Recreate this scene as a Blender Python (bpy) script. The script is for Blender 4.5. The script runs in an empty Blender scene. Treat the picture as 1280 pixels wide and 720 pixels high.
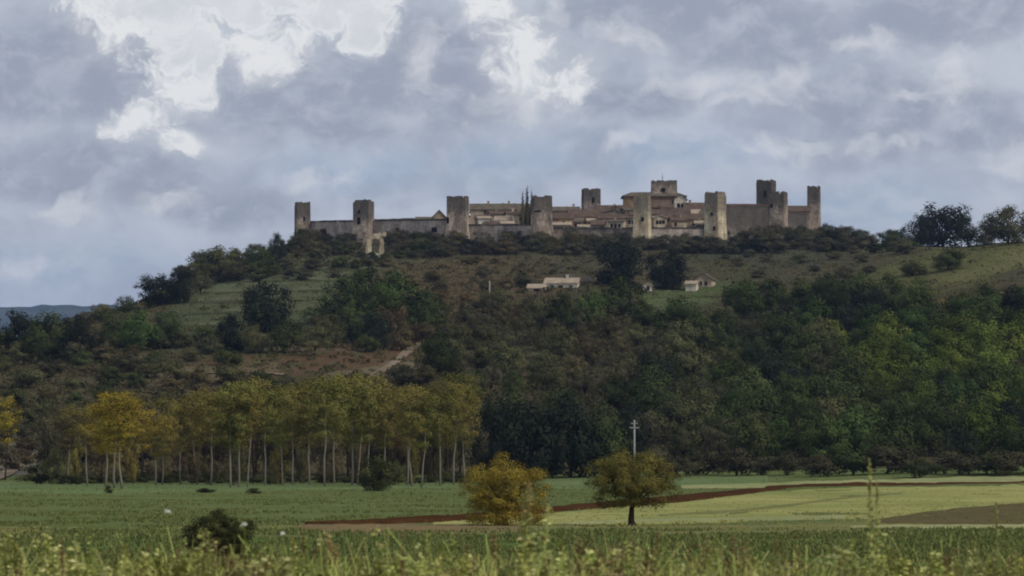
import bpy, math, random
import numpy as np
from mathutils import Vector, Matrix

random.seed(7)
RNG = np.random.default_rng(7)
S = bpy.context.scene
COL = S.collection
R = math.radians

# ------------------------------------------------------------------ camera numbers
FPX = 4554.0            # focal length in photo pixels (1280 wide), long telephoto
HOR = 566.0             # photo row of the horizon
CAMZ = 5.0
HAZE = 0.000034

def zrow(row, Y):
    return CAMZ + (HOR - row) / FPX * Y
def xpx(px, Y):
    return (px - 640.0) / FPX * Y

# ------------------------------------------------------------------ numpy noise
def vnoise(x, y, seed=0):
    xi = np.floor(x).astype(np.int64); yi = np.floor(y).astype(np.int64)
    xf = x - xi; yf = y - yi
    def h(a, b):
        n = (a * 374761393 + b * 668265263 + seed * 974711) & 0x7fffffff
        n = ((n ^ (n >> 13)) * 1274126177) & 0x7fffffff
        return ((n ^ (n >> 16)) & 0xffff) / 65535.0
    u = xf * xf * (3 - 2 * xf); v = yf * yf * (3 - 2 * yf)
    a = h(xi, yi) * (1 - u) + h(xi + 1, yi) * u
    b = h(xi, yi + 1) * (1 - u) + h(xi + 1, yi + 1) * u
    return (a * (1 - v) + b * v) * 2 - 1
def fbm(x, y, seed=0, octv=4):
    s = 0.0; a = 1.0; t = 0.0
    for i in range(octv):
        s = s + a * vnoise(x * 2 ** i, y * 2 ** i, seed + i * 17); t += a; a *= .5
    return s / t
def sstep(a, b, x):
    t = np.clip((x - a) / (b - a), 0, 1)
    return t * t * (3 - 2 * t)

# ------------------------------------------------------------------ terrain
TPX = np.array([-3000, -1200, -400, 0, 150, 250, 370, 640, 900, 1040, 1120, 1280, 1700, 2600, 4300], float)
TY = np.array([600, 660, 720, 800, 900, 1000, 1100, 1200, 1290, 1330, 1470, 1600, 2000, 2600, 4000, 9000], float)
_rows = {
 660:  [590,589,588,588,588,588,588,586,582,580,578,575,572,575,580],
 720:  [562,558,555,552,550,548,548,546,545,540,537,532,528,535,545],
 800:  [530,520,515,508,500,496,495,494,494,488,480,470,462,475,490],
 900:  [500,485,475,462,450,446,445,445,445,435,425,408,400,420,440],
 1000: [490,470,450,430,414,408,406,405,405,396,380,358,350,380,410],
 1100: [490,470,448,433,394,378,371,370,372,362,343,318,316,360,400],
 1200: [495,475,452,442,388,354,344,342,346,338,322,303,305,355,400],
 1290: [500,480,460,452,392,341,322,320,325,316,310,307,308,360,405],
 1330: [500,485,465,456,396,341,312,303,304,305,307,310,313,365,408],
 1470: [505,492,480,470,415,355,307,292,291,292,314,322,328,380,415],
 1600: [510,500,500,490,440,392,345,330,330,335,352,352,355,400,425],
 2000: [520,515,515,508,475,450,430,415,415,420,425,425,430,450,460],
 2600: [535,530,525,520,505,500,495,490,490,490,490,490,495,500,505],
 4000: [550,548,545,545,545,540,540,540,540,540,540,540,540,540,540],
 9000: [556,556,556,556,556,556,556,556,556,556,556,556,556,556,556],
}
TZ = np.zeros((len(TY), len(TPX)))
for i, Y in enumerate(TY):
    if Y == 600:
        TZ[i] = [0, 0, 0, 0, 0, 0, 0, 0, .6, 1.1, 1.5, 2.0, 2.5, 2.5, 2.5]
    else:
        TZ[i] = [zrow(r, Y) for r in _rows[int(Y)]]

def _hermite(xs, V, x, axis):
    """piecewise cubic with limited slopes along axis of table V; x 1-D index arrays"""
    k = np.clip(np.searchsorted(xs, x) - 1, 0, len(xs) - 2)
    t = np.clip((x - xs[k]) / (xs[k + 1] - xs[k]), 0, 1)
    return k, t
def terrain(X, Y):
    X = np.asarray(X, float); Y = np.asarray(Y, float)
    X, Y = np.broadcast_arrays(X, Y)
    Yh = np.clip(Y, 600, 9000)
    px = 640 + FPX * X / Yh
    px = np.clip(px, TPX[0], TPX[-1])
    dydx = np.gradient(TZ, TY, axis=0)
    ky, ty = _hermite(TY, TZ, Yh, 0)
    kx, tx = _hermite(TPX, TZ, px, 1)
    hY = TY[ky + 1] - TY[ky]
    def atcol(c):
        a, b = TZ[ky, c], TZ[ky + 1, c]
        da, db = dydx[ky, c] * hY, dydx[ky + 1, c] * hY
        t = ty
        return a * (2 * t**3 - 3 * t**2 + 1) + da * (t**3 - 2 * t**2 + t) + b * (-2 * t**3 + 3 * t**2) + db * (t**3 - t**2)
    sx = tx * tx * (3 - 2 * tx) * .5 + tx * .5
    z = atcol(kx) * (1 - sx) + atcol(kx + 1) * sx
    hill = sstep(640, 760, Y)
    z = z + hill * (fbm(X / 70, Y / 70, 3, 4) * 2.6 + fbm(X / 14, Y / 14, 9, 2) * .35) * sstep(1520, 1250, Y)
    tp = 640 + FPX * X / np.maximum(Y, 600)
    tw = sstep(190, 240, tp) * sstep(500, 450, tp) * sstep(880, 930, Y) * sstep(1310, 1270, Y)
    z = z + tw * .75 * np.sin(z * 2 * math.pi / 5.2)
    fade = sstep(560, 600, Y)
    zr = sstep(-40, 60, X) * sstep(300, 600, Y) * 1.2
    zf = fbm(X / 40, Y / 40, 21, 3) * .22
    bank = 3.3 * (1 - sstep(36, 60, Y))
    field = zf * sstep(60, 110, Y) + bank
    return np.where(Y < 600, field * (1 - fade) + fade * z, z)
def tz(x, y):
    return float(terrain(np.array([x]), np.array([y]))[0])

_scanY = np.concatenate([np.arange(62, 600, 2.0), np.arange(600, 1500, 1.5)])
def ground_at(px, row):
    """world point where the ground first shows at photo column px, row (from near to far)"""
    X = (px - 640) / FPX * _scanY
    rr = HOR - (terrain(X, _scanY) - CAMZ) / _scanY * FPX
    ok = np.where(rr <= row)[0]
    i = ok[0] if len(ok) else int(np.argmin(rr))
    Y = float(_scanY[i])
    return Vector((float(X[i]), Y, tz(float(X[i]), Y)))

# ------------------------------------------------------------------ object helpers
def tag(o, label=None, cat=None, group=None, kind=None):
    if label: o['label'] = label
    if cat: o['category'] = cat
    if group: o['group'] = group
    if kind: o['kind'] = kind
    return o
def empty(name, loc, rz=0.0):
    o = bpy.data.objects.new(name, None)
    o.location = loc; o.rotation_euler = (0, 0, rz)
    o.empty_display_size = .5
    COL.objects.link(o)
    return o
def link(name, me, parent=None, mat=None):
    o = bpy.data.objects.new(name, me)
    if mat is not None and len(me.materials) == 0: me.materials.append(mat)
    if parent is not None: o.parent = parent
    COL.objects.link(o)
    return o
def copy_tree(o, parent=None):
    c = o.copy(); COL.objects.link(c)
    if parent is not None: c.parent = parent
    for ch in list(o.children): copy_tree(ch, c)
    return c

class MB:
    def __init__(s): s.v = []; s.f = []; s.sm = False
    def add(s, vs, fs):
        b = len(s.v); s.v += [tuple(v) for v in vs]; s.f += [tuple(b + i for i in f) for f in fs]
    def box(s, x0, x1, y0, y1, z0, z1, M=None):
        vs = [Vector(p) for p in ((x0,y0,z0),(x1,y0,z0),(x1,y1,z0),(x0,y1,z0),(x0,y0,z1),(x1,y0,z1),(x1,y1,z1),(x0,y1,z1))]
        if M is not None: vs = [M @ v for v in vs]
        s.add(vs, [(0,3,2,1),(4,5,6,7),(0,1,5,4),(1,2,6,5),(2,3,7,6),(3,0,4,7)])
    def tube(s, pts, rad, n=6):
        pts = [Vector(p) for p in pts]
        if not isinstance(rad, (list, tuple)): rad = [rad] * len(pts)
        b = len(s.v)
        for i, p in enumerate(pts):
            d = (pts[min(i + 1, len(pts) - 1)] - pts[max(i - 1, 0)])
            d = d.normalized() if d.length > 1e-9 else Vector((0, 0, 1))
            a = d.orthogonal().normalized() if abs(d.z) < .9 else (Vector((1, 0, 0)) - d * d.x).normalized()
            c = d.cross(a)
            for k in range(n):
                t = 2 * math.pi * k / n
                s.v.append(tuple(p + (a * math.cos(t) + c * math.sin(t)) * rad[i]))
        for i in range(len(pts) - 1):
            for k in range(n):
                s.f.append((b + i*n + k, b + i*n + (k+1) % n, b + (i+1)*n + (k+1) % n, b + (i+1)*n + k))
        s.f.append(tuple(b + k for k in reversed(range(n))))
        s.f.append(tuple(b + (len(pts)-1)*n + k for k in range(n)))
    def mesh(s, name, smooth=False):
        me = bpy.data.meshes.new(name); me.from_pydata(s.v, [], s.f); me.update()
        if smooth: me.polygons.foreach_set('use_smooth', [True] * len(me.polygons))
        return me
    def build(s, name, mat, parent=None, smooth=False):
        return link(name, s.mesh(name, smooth), parent, mat)

def quads_mesh(name, V, tint=None):
    """V (N,4,3) float array of loose quads, tint (N,) stored per vertex"""
    N = len(V)
    me = bpy.data.meshes.new(name)
    me.vertices.add(N * 4); me.vertices.foreach_set('co', V.reshape(-1).astype(np.float32))
    me.loops.add(N * 4); me.loops.foreach_set('vertex_index', np.arange(N * 4, dtype=np.int32))
    me.polygons.add(N)
    me.polygons.foreach_set('loop_start', np.arange(0, N * 4, 4, dtype=np.int32))
    me.polygons.foreach_set('loop_total', np.full(N, 4, dtype=np.int32))
    if tint is not None:
        a = me.attributes.new('tint', 'FLOAT', 'POINT')
        a.data.foreach_set('value', np.repeat(tint, 4).astype(np.float32))
    me.update(calc_edges=True)
    return me

def grid_mesh(name, P, cols=None):
    """P (n,m,3) grid -> smooth quad sheet; cols (n,m,3) colour attribute"""
    n, m, _ = P.shape
    idx = np.arange(n * m).reshape(n, m)
    F = np.stack([idx[:-1, :-1], idx[:-1, 1:], idx[1:, 1:], idx[1:, :-1]], -1).reshape(-1, 4)
    me = bpy.data.meshes.new(name)
    me.vertices.add(n * m); me.vertices.foreach_set('co', P.reshape(-1).astype(np.float32))
    N = len(F)
    me.loops.add(N * 4); me.loops.foreach_set('vertex_index', F.reshape(-1).astype(np.int32))
    me.polygons.add(N)
    me.polygons.foreach_set('loop_start', np.arange(0, N * 4, 4, dtype=np.int32))
    me.polygons.foreach_set('loop_total', np.full(N, 4, dtype=np.int32))
    me.polygons.foreach_set('use_smooth', np.ones(N, dtype=bool))
    if cols is not None:
        a = me.attributes.new('land', 'FLOAT_COLOR', 'POINT')
        c4 = np.concatenate([cols.reshape(-1, 3), np.ones((n * m, 1))], 1)
        a.data.foreach_set('color', c4.reshape(-1).astype(np.float32))
    me.update(calc_edges=True)
    return me

# ------------------------------------------------------------------ materials
class NT:
    def __init__(s, tree): s.t = tree; s.n = tree.nodes; s.l = tree.links
    def new(s, typ, **kw):
        n = s.n.new(typ)
        for k, v in kw.items(): setattr(n, k, v)
        return n
    def put(s, sock, v):
        if isinstance(v, bpy.types.NodeSocket): s.l.new(v, sock)
        elif v is not None:
            if hasattr(sock, 'default_value'):
                if sock.type == 'RGBA' and len(v) == 3: v = (*v, 1)
                sock.default_value = v
    def math(s, op, a, b=None, c=None, clamp=False):
        n = s.new('ShaderNodeMath', operation=op); n.use_clamp = clamp
        s.put(n.inputs[0], a)
        if b is not None: s.put(n.inputs[1], b)
        if c is not None: s.put(n.inputs[2], c)
        return n.outputs[0]
    def vmath(s, op, a, b=None, scale=None):
        n = s.new('ShaderNodeVectorMath', operation=op)
        s.put(n.inputs[0], a)
        if b is not None: s.put(n.inputs[1], b)
        if scale is not None: s.put(n.inputs['Scale'], scale)
        return n.outputs['Value'] if op in ('LENGTH', 'DOT_PRODUCT', 'DISTANCE') else n.outputs['Vector']
    def noise(s, vec, scale, detail=4, rough=.55, dist=0.0, dim='3D', color=False):
        n = s.new('ShaderNodeTexNoise', noise_dimensions=dim)
        s.put(n.inputs['Vector'], vec); s.put(n.inputs['Scale'], scale); s.put(n.inputs['Detail'], detail)
        s.put(n.inputs['Roughness'], rough); s.put(n.inputs['Distortion'], dist)
        return n.outputs['Color'] if color else n.outputs['Fac']
    def mrange(s, v, a, b, c=0.0, d=1.0, smooth=True):
        n = s.new('ShaderNodeMapRange', interpolation_type='SMOOTHSTEP' if smooth else 'LINEAR')
        s.put(n.inputs[0], v); s.put(n.inputs[1], a); s.put(n.inputs[2], b); s.put(n.inputs[3], c); s.put(n.inputs[4], d)
        return n.outputs[0]
    def mix(s, f, a, b, mode='MIX'):
        n = s.new('ShaderNodeMix', data_type='RGBA', blend_type=mode)
        s.put(n.inputs[0], f); s.put(n.inputs[6], a); s.put(n.inputs[7], b)
        return n.outputs[2]
    def bump(s, h, strength=.4, dist=.1):
        n = s.new('ShaderNodeBump'); s.put(n.inputs['Strength'], strength); s.put(n.inputs['Distance'], dist); s.put(n.inputs['Height'], h)
        return n.outputs[0]

def new_mat(name):
    m = bpy.data.materials.new(name); m.use_nodes = True
    t = NT(m.node_tree); b = m.node_tree.nodes['Principled BSDF']
    b.inputs['Roughness'].default_value = .9
    b.inputs['Specular IOR Level'].default_value = 0.0
    return m, t, b

def leaf_mat(name, a, b_, c=None, trans=.12):
    """foliage: tint attribute picks between leaf colours, whole plants vary a little"""
    a, b_, c = [None if q is None else (q[0] * 1.16, q[1] * 1.14, q[2] * .92) for q in (a, b_, c)]
    m, t, b = new_mat(name)
    at = t.new('ShaderNodeAttribute', attribute_name='tint').outputs['Fac']
    oi = t.new('ShaderNodeObjectInfo').outputs['Random']
    col = t.mix(at, a, b_)
    if c is not None:
        col = t.mix(t.mrange(at, .72, 1.0, 0, .8), col, c)
    h = t.new('ShaderNodeHueSaturation')
    t.put(h.inputs['Hue'], t.mrange(oi, 0, 1, .487, .513, False))
    t.put(h.inputs['Value'], t.mrange(t.math('FRACT', t.math('MULTIPLY', oi, 7.31)), 0, 1, .68, 1.30, False))
    t.put(h.inputs['Color'], col)
    t.put(b.inputs['Base Color'], h.outputs[0])
    return m

def bark_mat(name, a, b_, sc=6):
    m, t, b = new_mat(name)
    tc = t.new('ShaderNodeTexCoord').outputs['Object']
    n = t.noise(tc, sc, 5, .6)
    t.put(b.inputs['Base Color'], t.mix(t.mrange(n, .35, .65), a, b_))
    t.put(b.inputs['Normal'], t.bump(n, .5, .05))
    return m

def stone_mat(name, a, b_, dark, stain=.6, top=9.0, rough_scale=1.0):
    """weathered rubble masonry; dark lichen gathers high on the walls and in streaks"""
    m, t, b = new_mat(name)
    tc = t.new('ShaderNodeTexCoord').outputs['Object']
    br = t.new('ShaderNodeTexBrick'); br.offset = .5
    mp = t.new('ShaderNodeMapping'); mp.inputs['Rotation'].default_value = (R(90), 0, 0)
    t.put(mp.inputs['Vector'], tc)
    t.put(br.inputs['Vector'], mp.outputs[0]); br.inputs['Scale'].default_value = .8
    br.inputs['Mortar Size'].default_value = .03
    t.put(br.inputs['Color1'], (.75, .75, .75)); t.put(br.inputs['Color2'], (1.1, 1.08, 1.05)); t.put(br.inputs['Mortar'], (.7, .68, .66))
    oi = t.new('ShaderNodeObjectInfo').outputs['Random']
    off = t.vmath('ADD', tc, t.vmath('SCALE', (31., 17., 11.), scale=oi))
    n1 = t.noise(off, .22 * rough_scale, 5, .6)
    n2 = t.noise(off, .9 * rough_scale, 5, .65)
    st = t.vmath('MULTIPLY', off, (1, 1, .16))
    n3 = t.noise(st, .7, 4, .6)
    c = t.mix(t.mrange(n1, .38, .60), a, b_)
    n4 = t.noise(t.vmath('MULTIPLY', off, (1, 1, .55)), .33 * rough_scale, 3, .6)
    c = t.mix(t.mrange(n4, .54, .62, 0, .6), c, tuple(min(.8, x * 1.45) for x in b_))
    c = t.mix(t.mrange(n4, .44, .36, 0, .6), c, tuple(x * .6 for x in a))
    sep = t.new('ShaderNodeSeparateXYZ'); t.put(sep.inputs[0], tc)
    up = t.mrange(t.math('ADD', sep.outputs[2], t.math('MULTIPLY', t.math('SUBTRACT', n2, .5), 9.0)), top * .55, top * 1.05)
    stn = t.math('MULTIPLY', t.math('MAXIMUM', up, t.mrange(n3, .52, .7)), stain)
    c = t.mix(stn, c, dark)
    c = t.mix(t.mrange(n2, .55, .75, 0, .45), c, tuple(x * .45 for x in dark))
    c = t.mix(1.0, c, br.outputs['Color'], 'MULTIPLY')
    t.put(b.inputs['Base Color'], c)
    t.put(b.inputs['Normal'], t.bump(t.math('ADD', n2, br.outputs['Fac']), .5, .25))
    return m

def tile_mat(name, a, b_):
    m, t, b = new_mat(name)
    tc = t.new('ShaderNodeTexCoord').outputs['Object']
    oi = t.new('ShaderNodeObjectInfo').outputs['Random']
    off = t.vmath('ADD', tc, t.vmath('SCALE', (13., 7., 19.), scale=oi))
    w = t.new('ShaderNodeTexWave', bands_direction='X'); t.put(w.inputs['Vector'], tc)
    w.inputs['Scale'].default_value = 1.6; w.inputs['Distortion'].default_value = .6
    n = t.noise(off, .45, 6, .7); n2 = t.noise(off, 2.5, 3, .6)
    c = t.mix(t.mrange(n, .35, .65), a, b_)
    c = t.mix(t.mrange(n2, .55, .8, 0, .6), c, (.06, .055, .05))
    t.put(b.inputs['Base Color'], c)
    t.put(b.inputs['Normal'], t.bump(w.outputs['Fac'], .6, .12))
    return m

def plain_mat(name, a, b_, scale=1.0, rough=.9):
    m, t, b = new_mat(name)
    tc = t.new('ShaderNodeTexCoord').outputs['Object']
    n = t.noise(tc, scale, 6, .65)
    t.put(b.inputs['Base Color'], t.mix(t.mrange(n, .33, .67), a, b_))
    t.put(b.inputs['Normal'], t.bump(n, .4, .1))
    b.inputs['Roughness'].default_value = rough
    return m

def field_mat(name, a, b_, c, sc=.25, stretch=(1, .35, 1)):
    """cropped land: broad patches, streaks along the rows, fine mottling"""
    m, t, b = new_mat(name)
    g = t.new('ShaderNodeNewGeometry').outputs['Position']
    st = t.vmath('MULTIPLY', g, stretch)
    n1 = t.noise(st, sc * .16, 4, .6); n2 = t.noise(st, sc, 6, .7); n3 = t.noise(g, sc * 9, 3, .6)
    rows = t.noise(t.vmath('MULTIPLY', g, (.04, 1, 0)), .42, 3, .6)
    col = t.mix(t.mrange(n1, .36, .64), a, b_)
    col = t.mix(t.mrange(n2, .48, .72, 0, .8), col, c)
    col = t.mix(t.mrange(n3, .4, .7, 0, .5), col, tuple(x * .6 for x in b_))
    col = t.mix(t.mrange(rows, .50, .66, 0, .55), col, t.mix(.5, c, tuple(x * .62 for x in a)))
    col = t.mix(t.mrange(rows, .47, .34, 0, .45), col, tuple(x * 1.18 for x in b_))
    t.put(b.inputs['Base Color'], col)
    t.put(b.inputs['Normal'], t.bump(t.math('ADD', n2, t.math('MULTIPLY', n3, .5)), .8, .35))
    return m

M = {}
M['oak']    = leaf_mat('leaf_oak', (.030,.040,.020), (.062,.078,.032), (.085,.090,.042))
M['dark']   = leaf_mat('leaf_holm_oak', (.014,.018,.016), (.027,.033,.025), (.036,.042,.030))
M['green']  = leaf_mat('leaf_green', (.034,.055,.022), (.066,.098,.034), (.090,.120,.045))
M['olive']  = leaf_mat('leaf_olive', (.060,.062,.034), (.105,.104,.054), (.125,.122,.066))
M['lime']   = leaf_mat('leaf_yellow_green', (.060,.080,.022), (.112,.140,.036), (.150,.170,.05))
M['brown']  = leaf_mat('leaf_brown', (.060,.050,.030), (.104,.088,.052), (.125,.108,.062))
M['grey']   = leaf_mat('leaf_grey_brown', (.046,.044,.032), (.084,.079,.054), (.102,.096,.066))
M['rust']   = leaf_mat('leaf_rust', (.078,.054,.034), (.125,.088,.054), (.14,.11,.06))
M['poplar'] = leaf_mat('leaf_poplar', (.125,.104,.040), (.205,.176,.055), (.24,.22,.065))
M['poplar_green'] = leaf_mat('leaf_poplar_green', (.108,.104,.038), (.182,.180,.054), (.21,.218,.065))
M['yellow'] = leaf_mat('leaf_yellow', (.20,.145,.032), (.34,.27,.045), (.43,.36,.06))
M['orange'] = leaf_mat('leaf_orange', (.18,.128,.030), (.34,.245,.055), (.40,.31,.085))
M['lonely'] = leaf_mat('leaf_brown_green', (.085,.074,.026), (.165,.145,.052), (.21,.16,.055))
M['bramble'] = leaf_mat('leaf_bramble', (.022,.026,.012), (.05,.055,.024), (.12,.11,.05))
M['weed']   = leaf_mat('leaf_weed', (.19,.22,.070), (.37,.40,.14), (.50,.50,.27))
M['weed_pale'] = leaf_mat('leaf_weed_pale', (.25,.275,.11), (.42,.43,.20), (.52,.50,.30))
M['weed_brown'] = leaf_mat('leaf_weed_brown', (.15,.11,.06), (.29,.23,.12), (.46,.40,.24))
M['lawn']   = leaf_mat('grass_blades', (.20,.21,.08), (.38,.36,.15), (.46,.40,.19))
M['sward']  = leaf_mat('field_tufts', (.108,.128,.050), (.188,.205,.088), (.26,.245,.118))
M['bark']   = bark_mat('bark_dark', (.030,.024,.018), (.07,.058,.045))
M['pale_bark'] = bark_mat('bark_pale', (.15,.135,.108), (.36,.325,.265), 1.2)
M['stone']  = stone_mat('tower_stone', (.30,.235,.185), (.50,.42,.33), (.105,.093,.083), .85, 11)
M['stone_pale'] = stone_mat('tower_stone_pale', (.54,.44,.29), (.70,.60,.41), (.16,.135,.115), .75, 12)
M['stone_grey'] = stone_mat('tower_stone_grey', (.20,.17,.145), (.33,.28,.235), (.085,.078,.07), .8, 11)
M['wall']   = stone_mat('curtain_stone', (.36,.305,.262), (.50,.43,.37), (.16,.14,.125), .5, 19)
M['render_wall'] = stone_mat('plastered_wall', (.48,.38,.27), (.62,.52,.38), (.25,.18,.125), .45, 12)
M['ochre_wall']  = stone_mat('ochre_plaster', (.34,.225,.13), (.44,.31,.19), (.20,.13,.09), .45, 12)
M['cream_wall']  = stone_mat('cream_plaster', (.74,.67,.54), (.84,.78,.66), (.48,.40,.31), .3, 9)
M['tile']   = tile_mat('roof_tile', (.105,.072,.054), (.165,.118,.088))
M['tile_brown'] = tile_mat('roof_tile_brown', (.12,.10,.075), (.19,.155,.115))
M['tile_pale'] = tile_mat('roof_tile_pale', (.36,.28,.20), (.50,.41,.31))
M['opening'] = plain_mat('dark_opening', (.012,.011,.010), (.02,.018,.017))
M['shutter'] = plain_mat('wood_shutter', (.05,.035,.025), (.08,.055,.035))
M['metal']  = plain_mat('grey_metal', (.30,.30,.30), (.42,.42,.42), 3, .5)
M['concrete'] = plain_mat('pale_concrete', (.28,.275,.26), (.38,.37,.35), 2)
M['ceramic'] = plain_mat('dark_ceramic', (.05,.05,.055), (.08,.08,.085), 3, .4)
M['petal'] = plain_mat('pale_flower', (.66,.66,.52), (.78,.78,.66), 20)

# ------------------------------------------------------------------ ground colours
ZONES = [  # px, row, rx, ry, angle, colour, strength
 (640, 330, 900, 40, 0, (.096,.082,.054), .9),          # grey-brown scrub below the walls
 (330, 380, 150, 52, -14, (.100,.104,.060), 1.0),       # terraced grass of the slope
 (300, 412, 90, 12, -6, (.120,.122,.072), .8),
 (360, 348, 120, 7, -10, (.130,.135,.082), .7),
 (590, 362, 120, 42, 0, (.115,.082,.050), 1.0),
 (400, 446, 170, 22, -8, (.128,.080,.047), 1.0),        # bare brown field
 (250, 470, 130, 10, -6, (.165,.125,.085), .8),
 (470, 462, 90, 8, -12, (.19,.15,.105), .8),
 (850, 372, 70, 16, -14, (.105,.118,.058), 1.0),        # meadow below the farmhouses
 (640, 430, 90, 26, 0, (.100,.085,.055), .9),
 (1190, 330, 130, 26, -14, (.125,.118,.055), 1.0),      # meadow on the far rise
 (1250, 328, 60, 14, -20, (.160,.150,.068), .8),
 (960, 318, 120, 16, 0, (.082,.080,.060), .9),
 (1000, 480, 300, 110, 0, (.045,.048,.026), .9),
 (120, 520, 260, 40, 0, (.088,.070,.046), .9),
 (30, 570, 50, 30, -30, (.19,.165,.135), .8),
]
def land_colour(X, Y):
    Yc = np.maximum(Y, 60)
    px = 640 + FPX * X / Yc
    row = HOR - (terrain(X, Y) - CAMZ) / Yc * FPX
    wx = fbm(X / 22, Y / 22, 51, 3) * 26; wy = fbm(X / 22 + 40, Y / 22, 61, 3) * 9
    c = np.zeros(X.shape + (3,)); c[:] = (.095, .076, .046)
    hill = (Y > 640)
    for (cx, cy, rx, ry, an, col, st) in ZONES:
        a = R(an); dx = px + wx - cx; dy = row + wy - cy
        u = (dx * math.cos(a) + dy * math.sin(a)) / rx; v = (-dx * math.sin(a) + dy * math.cos(a)) / ry
        w = sstep(1.15, .75, np.sqrt(u * u + v * v)) * st * hill
        c = c * (1 - w[..., None]) + np.array(col) * w[..., None]
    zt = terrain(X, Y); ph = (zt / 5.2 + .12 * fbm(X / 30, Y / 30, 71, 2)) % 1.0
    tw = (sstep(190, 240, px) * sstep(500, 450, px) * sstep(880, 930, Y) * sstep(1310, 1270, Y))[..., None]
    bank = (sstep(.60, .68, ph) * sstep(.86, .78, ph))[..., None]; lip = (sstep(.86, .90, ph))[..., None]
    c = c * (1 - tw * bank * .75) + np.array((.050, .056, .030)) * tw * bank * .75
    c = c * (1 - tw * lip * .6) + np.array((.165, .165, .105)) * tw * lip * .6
    fieldc = np.array((.145, .168, .068))
    c = np.where((Y <= 640)[..., None], fieldc, c)
    far = sstep(1550, 2200, Y)[..., None]
    c = c * (1 - far) + np.array((.06, .075, .035)) * far
    return c

def ground():
    q = [0.0]
    step = .0011
    while q[-1] < 1.2:
        s = step if q[-1] < .19 else step * (1 + (q[-1] - .19) * 260)
        q.append(q[-1] + min(s, .08))
    q = np.array(q); q = np.concatenate([-q[:0:-1], q])
    Ys = np.concatenate([np.arange(-80, 16, 8.0), np.arange(16, 62, 2.0), np.arange(62, 150, 4.0),
                         np.array([22770.0 / k for k in np.arange(152, 38, -.8)]),
                         np.arange(602, 1500, 3.0), np.geomspace(1504, 15000, 64)])
    QQ, YY = np.meshgrid(q, Ys)
    XX = QQ * (np.abs(YY) + 60)
    ZZ = terrain(XX, YY)
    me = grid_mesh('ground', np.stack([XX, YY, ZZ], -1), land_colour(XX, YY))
    m, t, b = new_mat('land')
    at = t.new('ShaderNodeAttribute', attribute_name='land').outputs['Color']
    g = t.new('ShaderNodeNewGeometry').outputs['Position']
    n1 = t.noise(g, .05, 5, .6); n2 = t.noise(g, .35, 6, .7); n3 = t.noise(t.vmath('MULTIPLY', g, (1, .4, 1)), .9, 4, .6)
    c = t.mix(t.mrange(n1, .3, .7, .1, .75), at, t.mix(1., at, (.70, .80, .60), 'MULTIPLY'))
    c = t.mix(t.mrange(n2, .46, .72, 0, .75), c, t.mix(1., c, (.5, .5, .45), 'MULTIPLY'))
    c = t.mix(t.mrange(n3, .52, .75, 0, .5), c, t.mix(1., c, (1.5, 1.42, 1.25), 'MULTIPLY'))
    t.put(b.inputs['Base Color'], c)
    t.put(b.inputs['Normal'], t.bump(t.math('ADD', n2, n3), .8, .6))
    o = link('ground', me, None, m); tag(o, kind='structure')
ground()

# ------------------------------------------------------------------ field sheets (crop parcels, lying on the ground)
PARCELS = []
def _flatY(px, row):
    r = max(row - HOR, 4.0)
    return CAMZ / r * FPX
def strip(name, stations, mat, lift, cat='structure', n=220, m=10, bulge=0.0):
    """parcel given as (px, far row, near row) stations; becomes a sheet in world metres"""
    px = np.array([s[0] for s in stations], float)
    tp = np.linspace(px[0], px[-1], n)
    rf = np.interp(tp, px, [s[1] for s in stations]); rn = np.interp(tp, px, [s[2] for s in stations])
    P = np.zeros((m, n, 3))
    for j in range(n):
        Yf = min(ground_at(tp[j], rf[j]).y, 634.0); Yn = min(ground_at(tp[j], rn[j]).y, 633.0)
        ys = np.linspace(Yn, Yf, m)
        wv = min(5.0, .16 * abs(Yf - Yn) + .8)
        e0 = fbm(np.array([tp[j] / 16.0]), np.array([1.5 + lift * 90]), 77, 5)[0] * wv; e1 = fbm(np.array([tp[j] / 16.0]), np.array([8.5 + lift * 90]), 78, 5)[0] * wv
        ys = ys + np.linspace(e1, e0, m)
        P[:, j, 0] = (tp[j] - 640) / FPX * ys; P[:, j, 1] = ys
    w = np.linspace(-1, 1, m)[:, None]
    P[:, :, 2] = terrain(P[:, :, 0], P[:, :, 1]) + lift + bulge * (1 - w * w)
    # skirts: bring the rim down to the soil
    for sl in ((0, slice(None)), (-1, slice(None)), (slice(None), 0), (slice(None), -1)):
        P[sl + (2,)] -= lift + bulge + .02
    PARCELS.append((mat, px, np.array([s[1] for s in stations]), np.array([s[2] for s in stations])))
    o = link(name, grid_mesh(name, P), None, mat); tag(o, kind='structure')
    return o
F = {}
F['far']   = field_mat('winter_cereal', (.120,.172,.066), (.150,.200,.082), (.175,.185,.078))
F['green'] = field_mat('lush_grass', (0.078,0.132,0.034), (0.107,0.165,0.044), (0.159,0.183,0.061))
F['straw'] = field_mat('stubble', (0.244,0.262,0.088), (0.366,0.351,0.128), (0.165,0.201,0.063))
F['tan']   = field_mat('dry_grass', (0.152,0.168,0.061), (0.201,0.198,0.076), (0.238,0.213,0.091))
F['red']   = field_mat('reddish_stubble', (0.177,0.128,0.067), (0.232,0.165,0.091), (0.152,0.152,0.059))
F['soil']  = field_mat('ploughed_earth', (.062,.029,.012), (.090,.043,.018), (.042,.022,.010), .5)
F['brown'] = field_mat('brown_tilth', (.100,.080,.040), (.132,.106,.052), (.125,.130,.052))
F['pale']  = field_mat('pale_margin', (0.268,0.287,0.128), (0.366,0.354,0.171), (0.195,0.226,0.085))
strip('field', [(-500,604,614),(0,603,616),(150,604,619),(300,605,615),(470,605,611),(600,603,609)], F['far'], .05)
strip('field', [(680,597,612),(760,597,611),(860,597,607),(960,594,604)], F['far'], .05)
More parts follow.
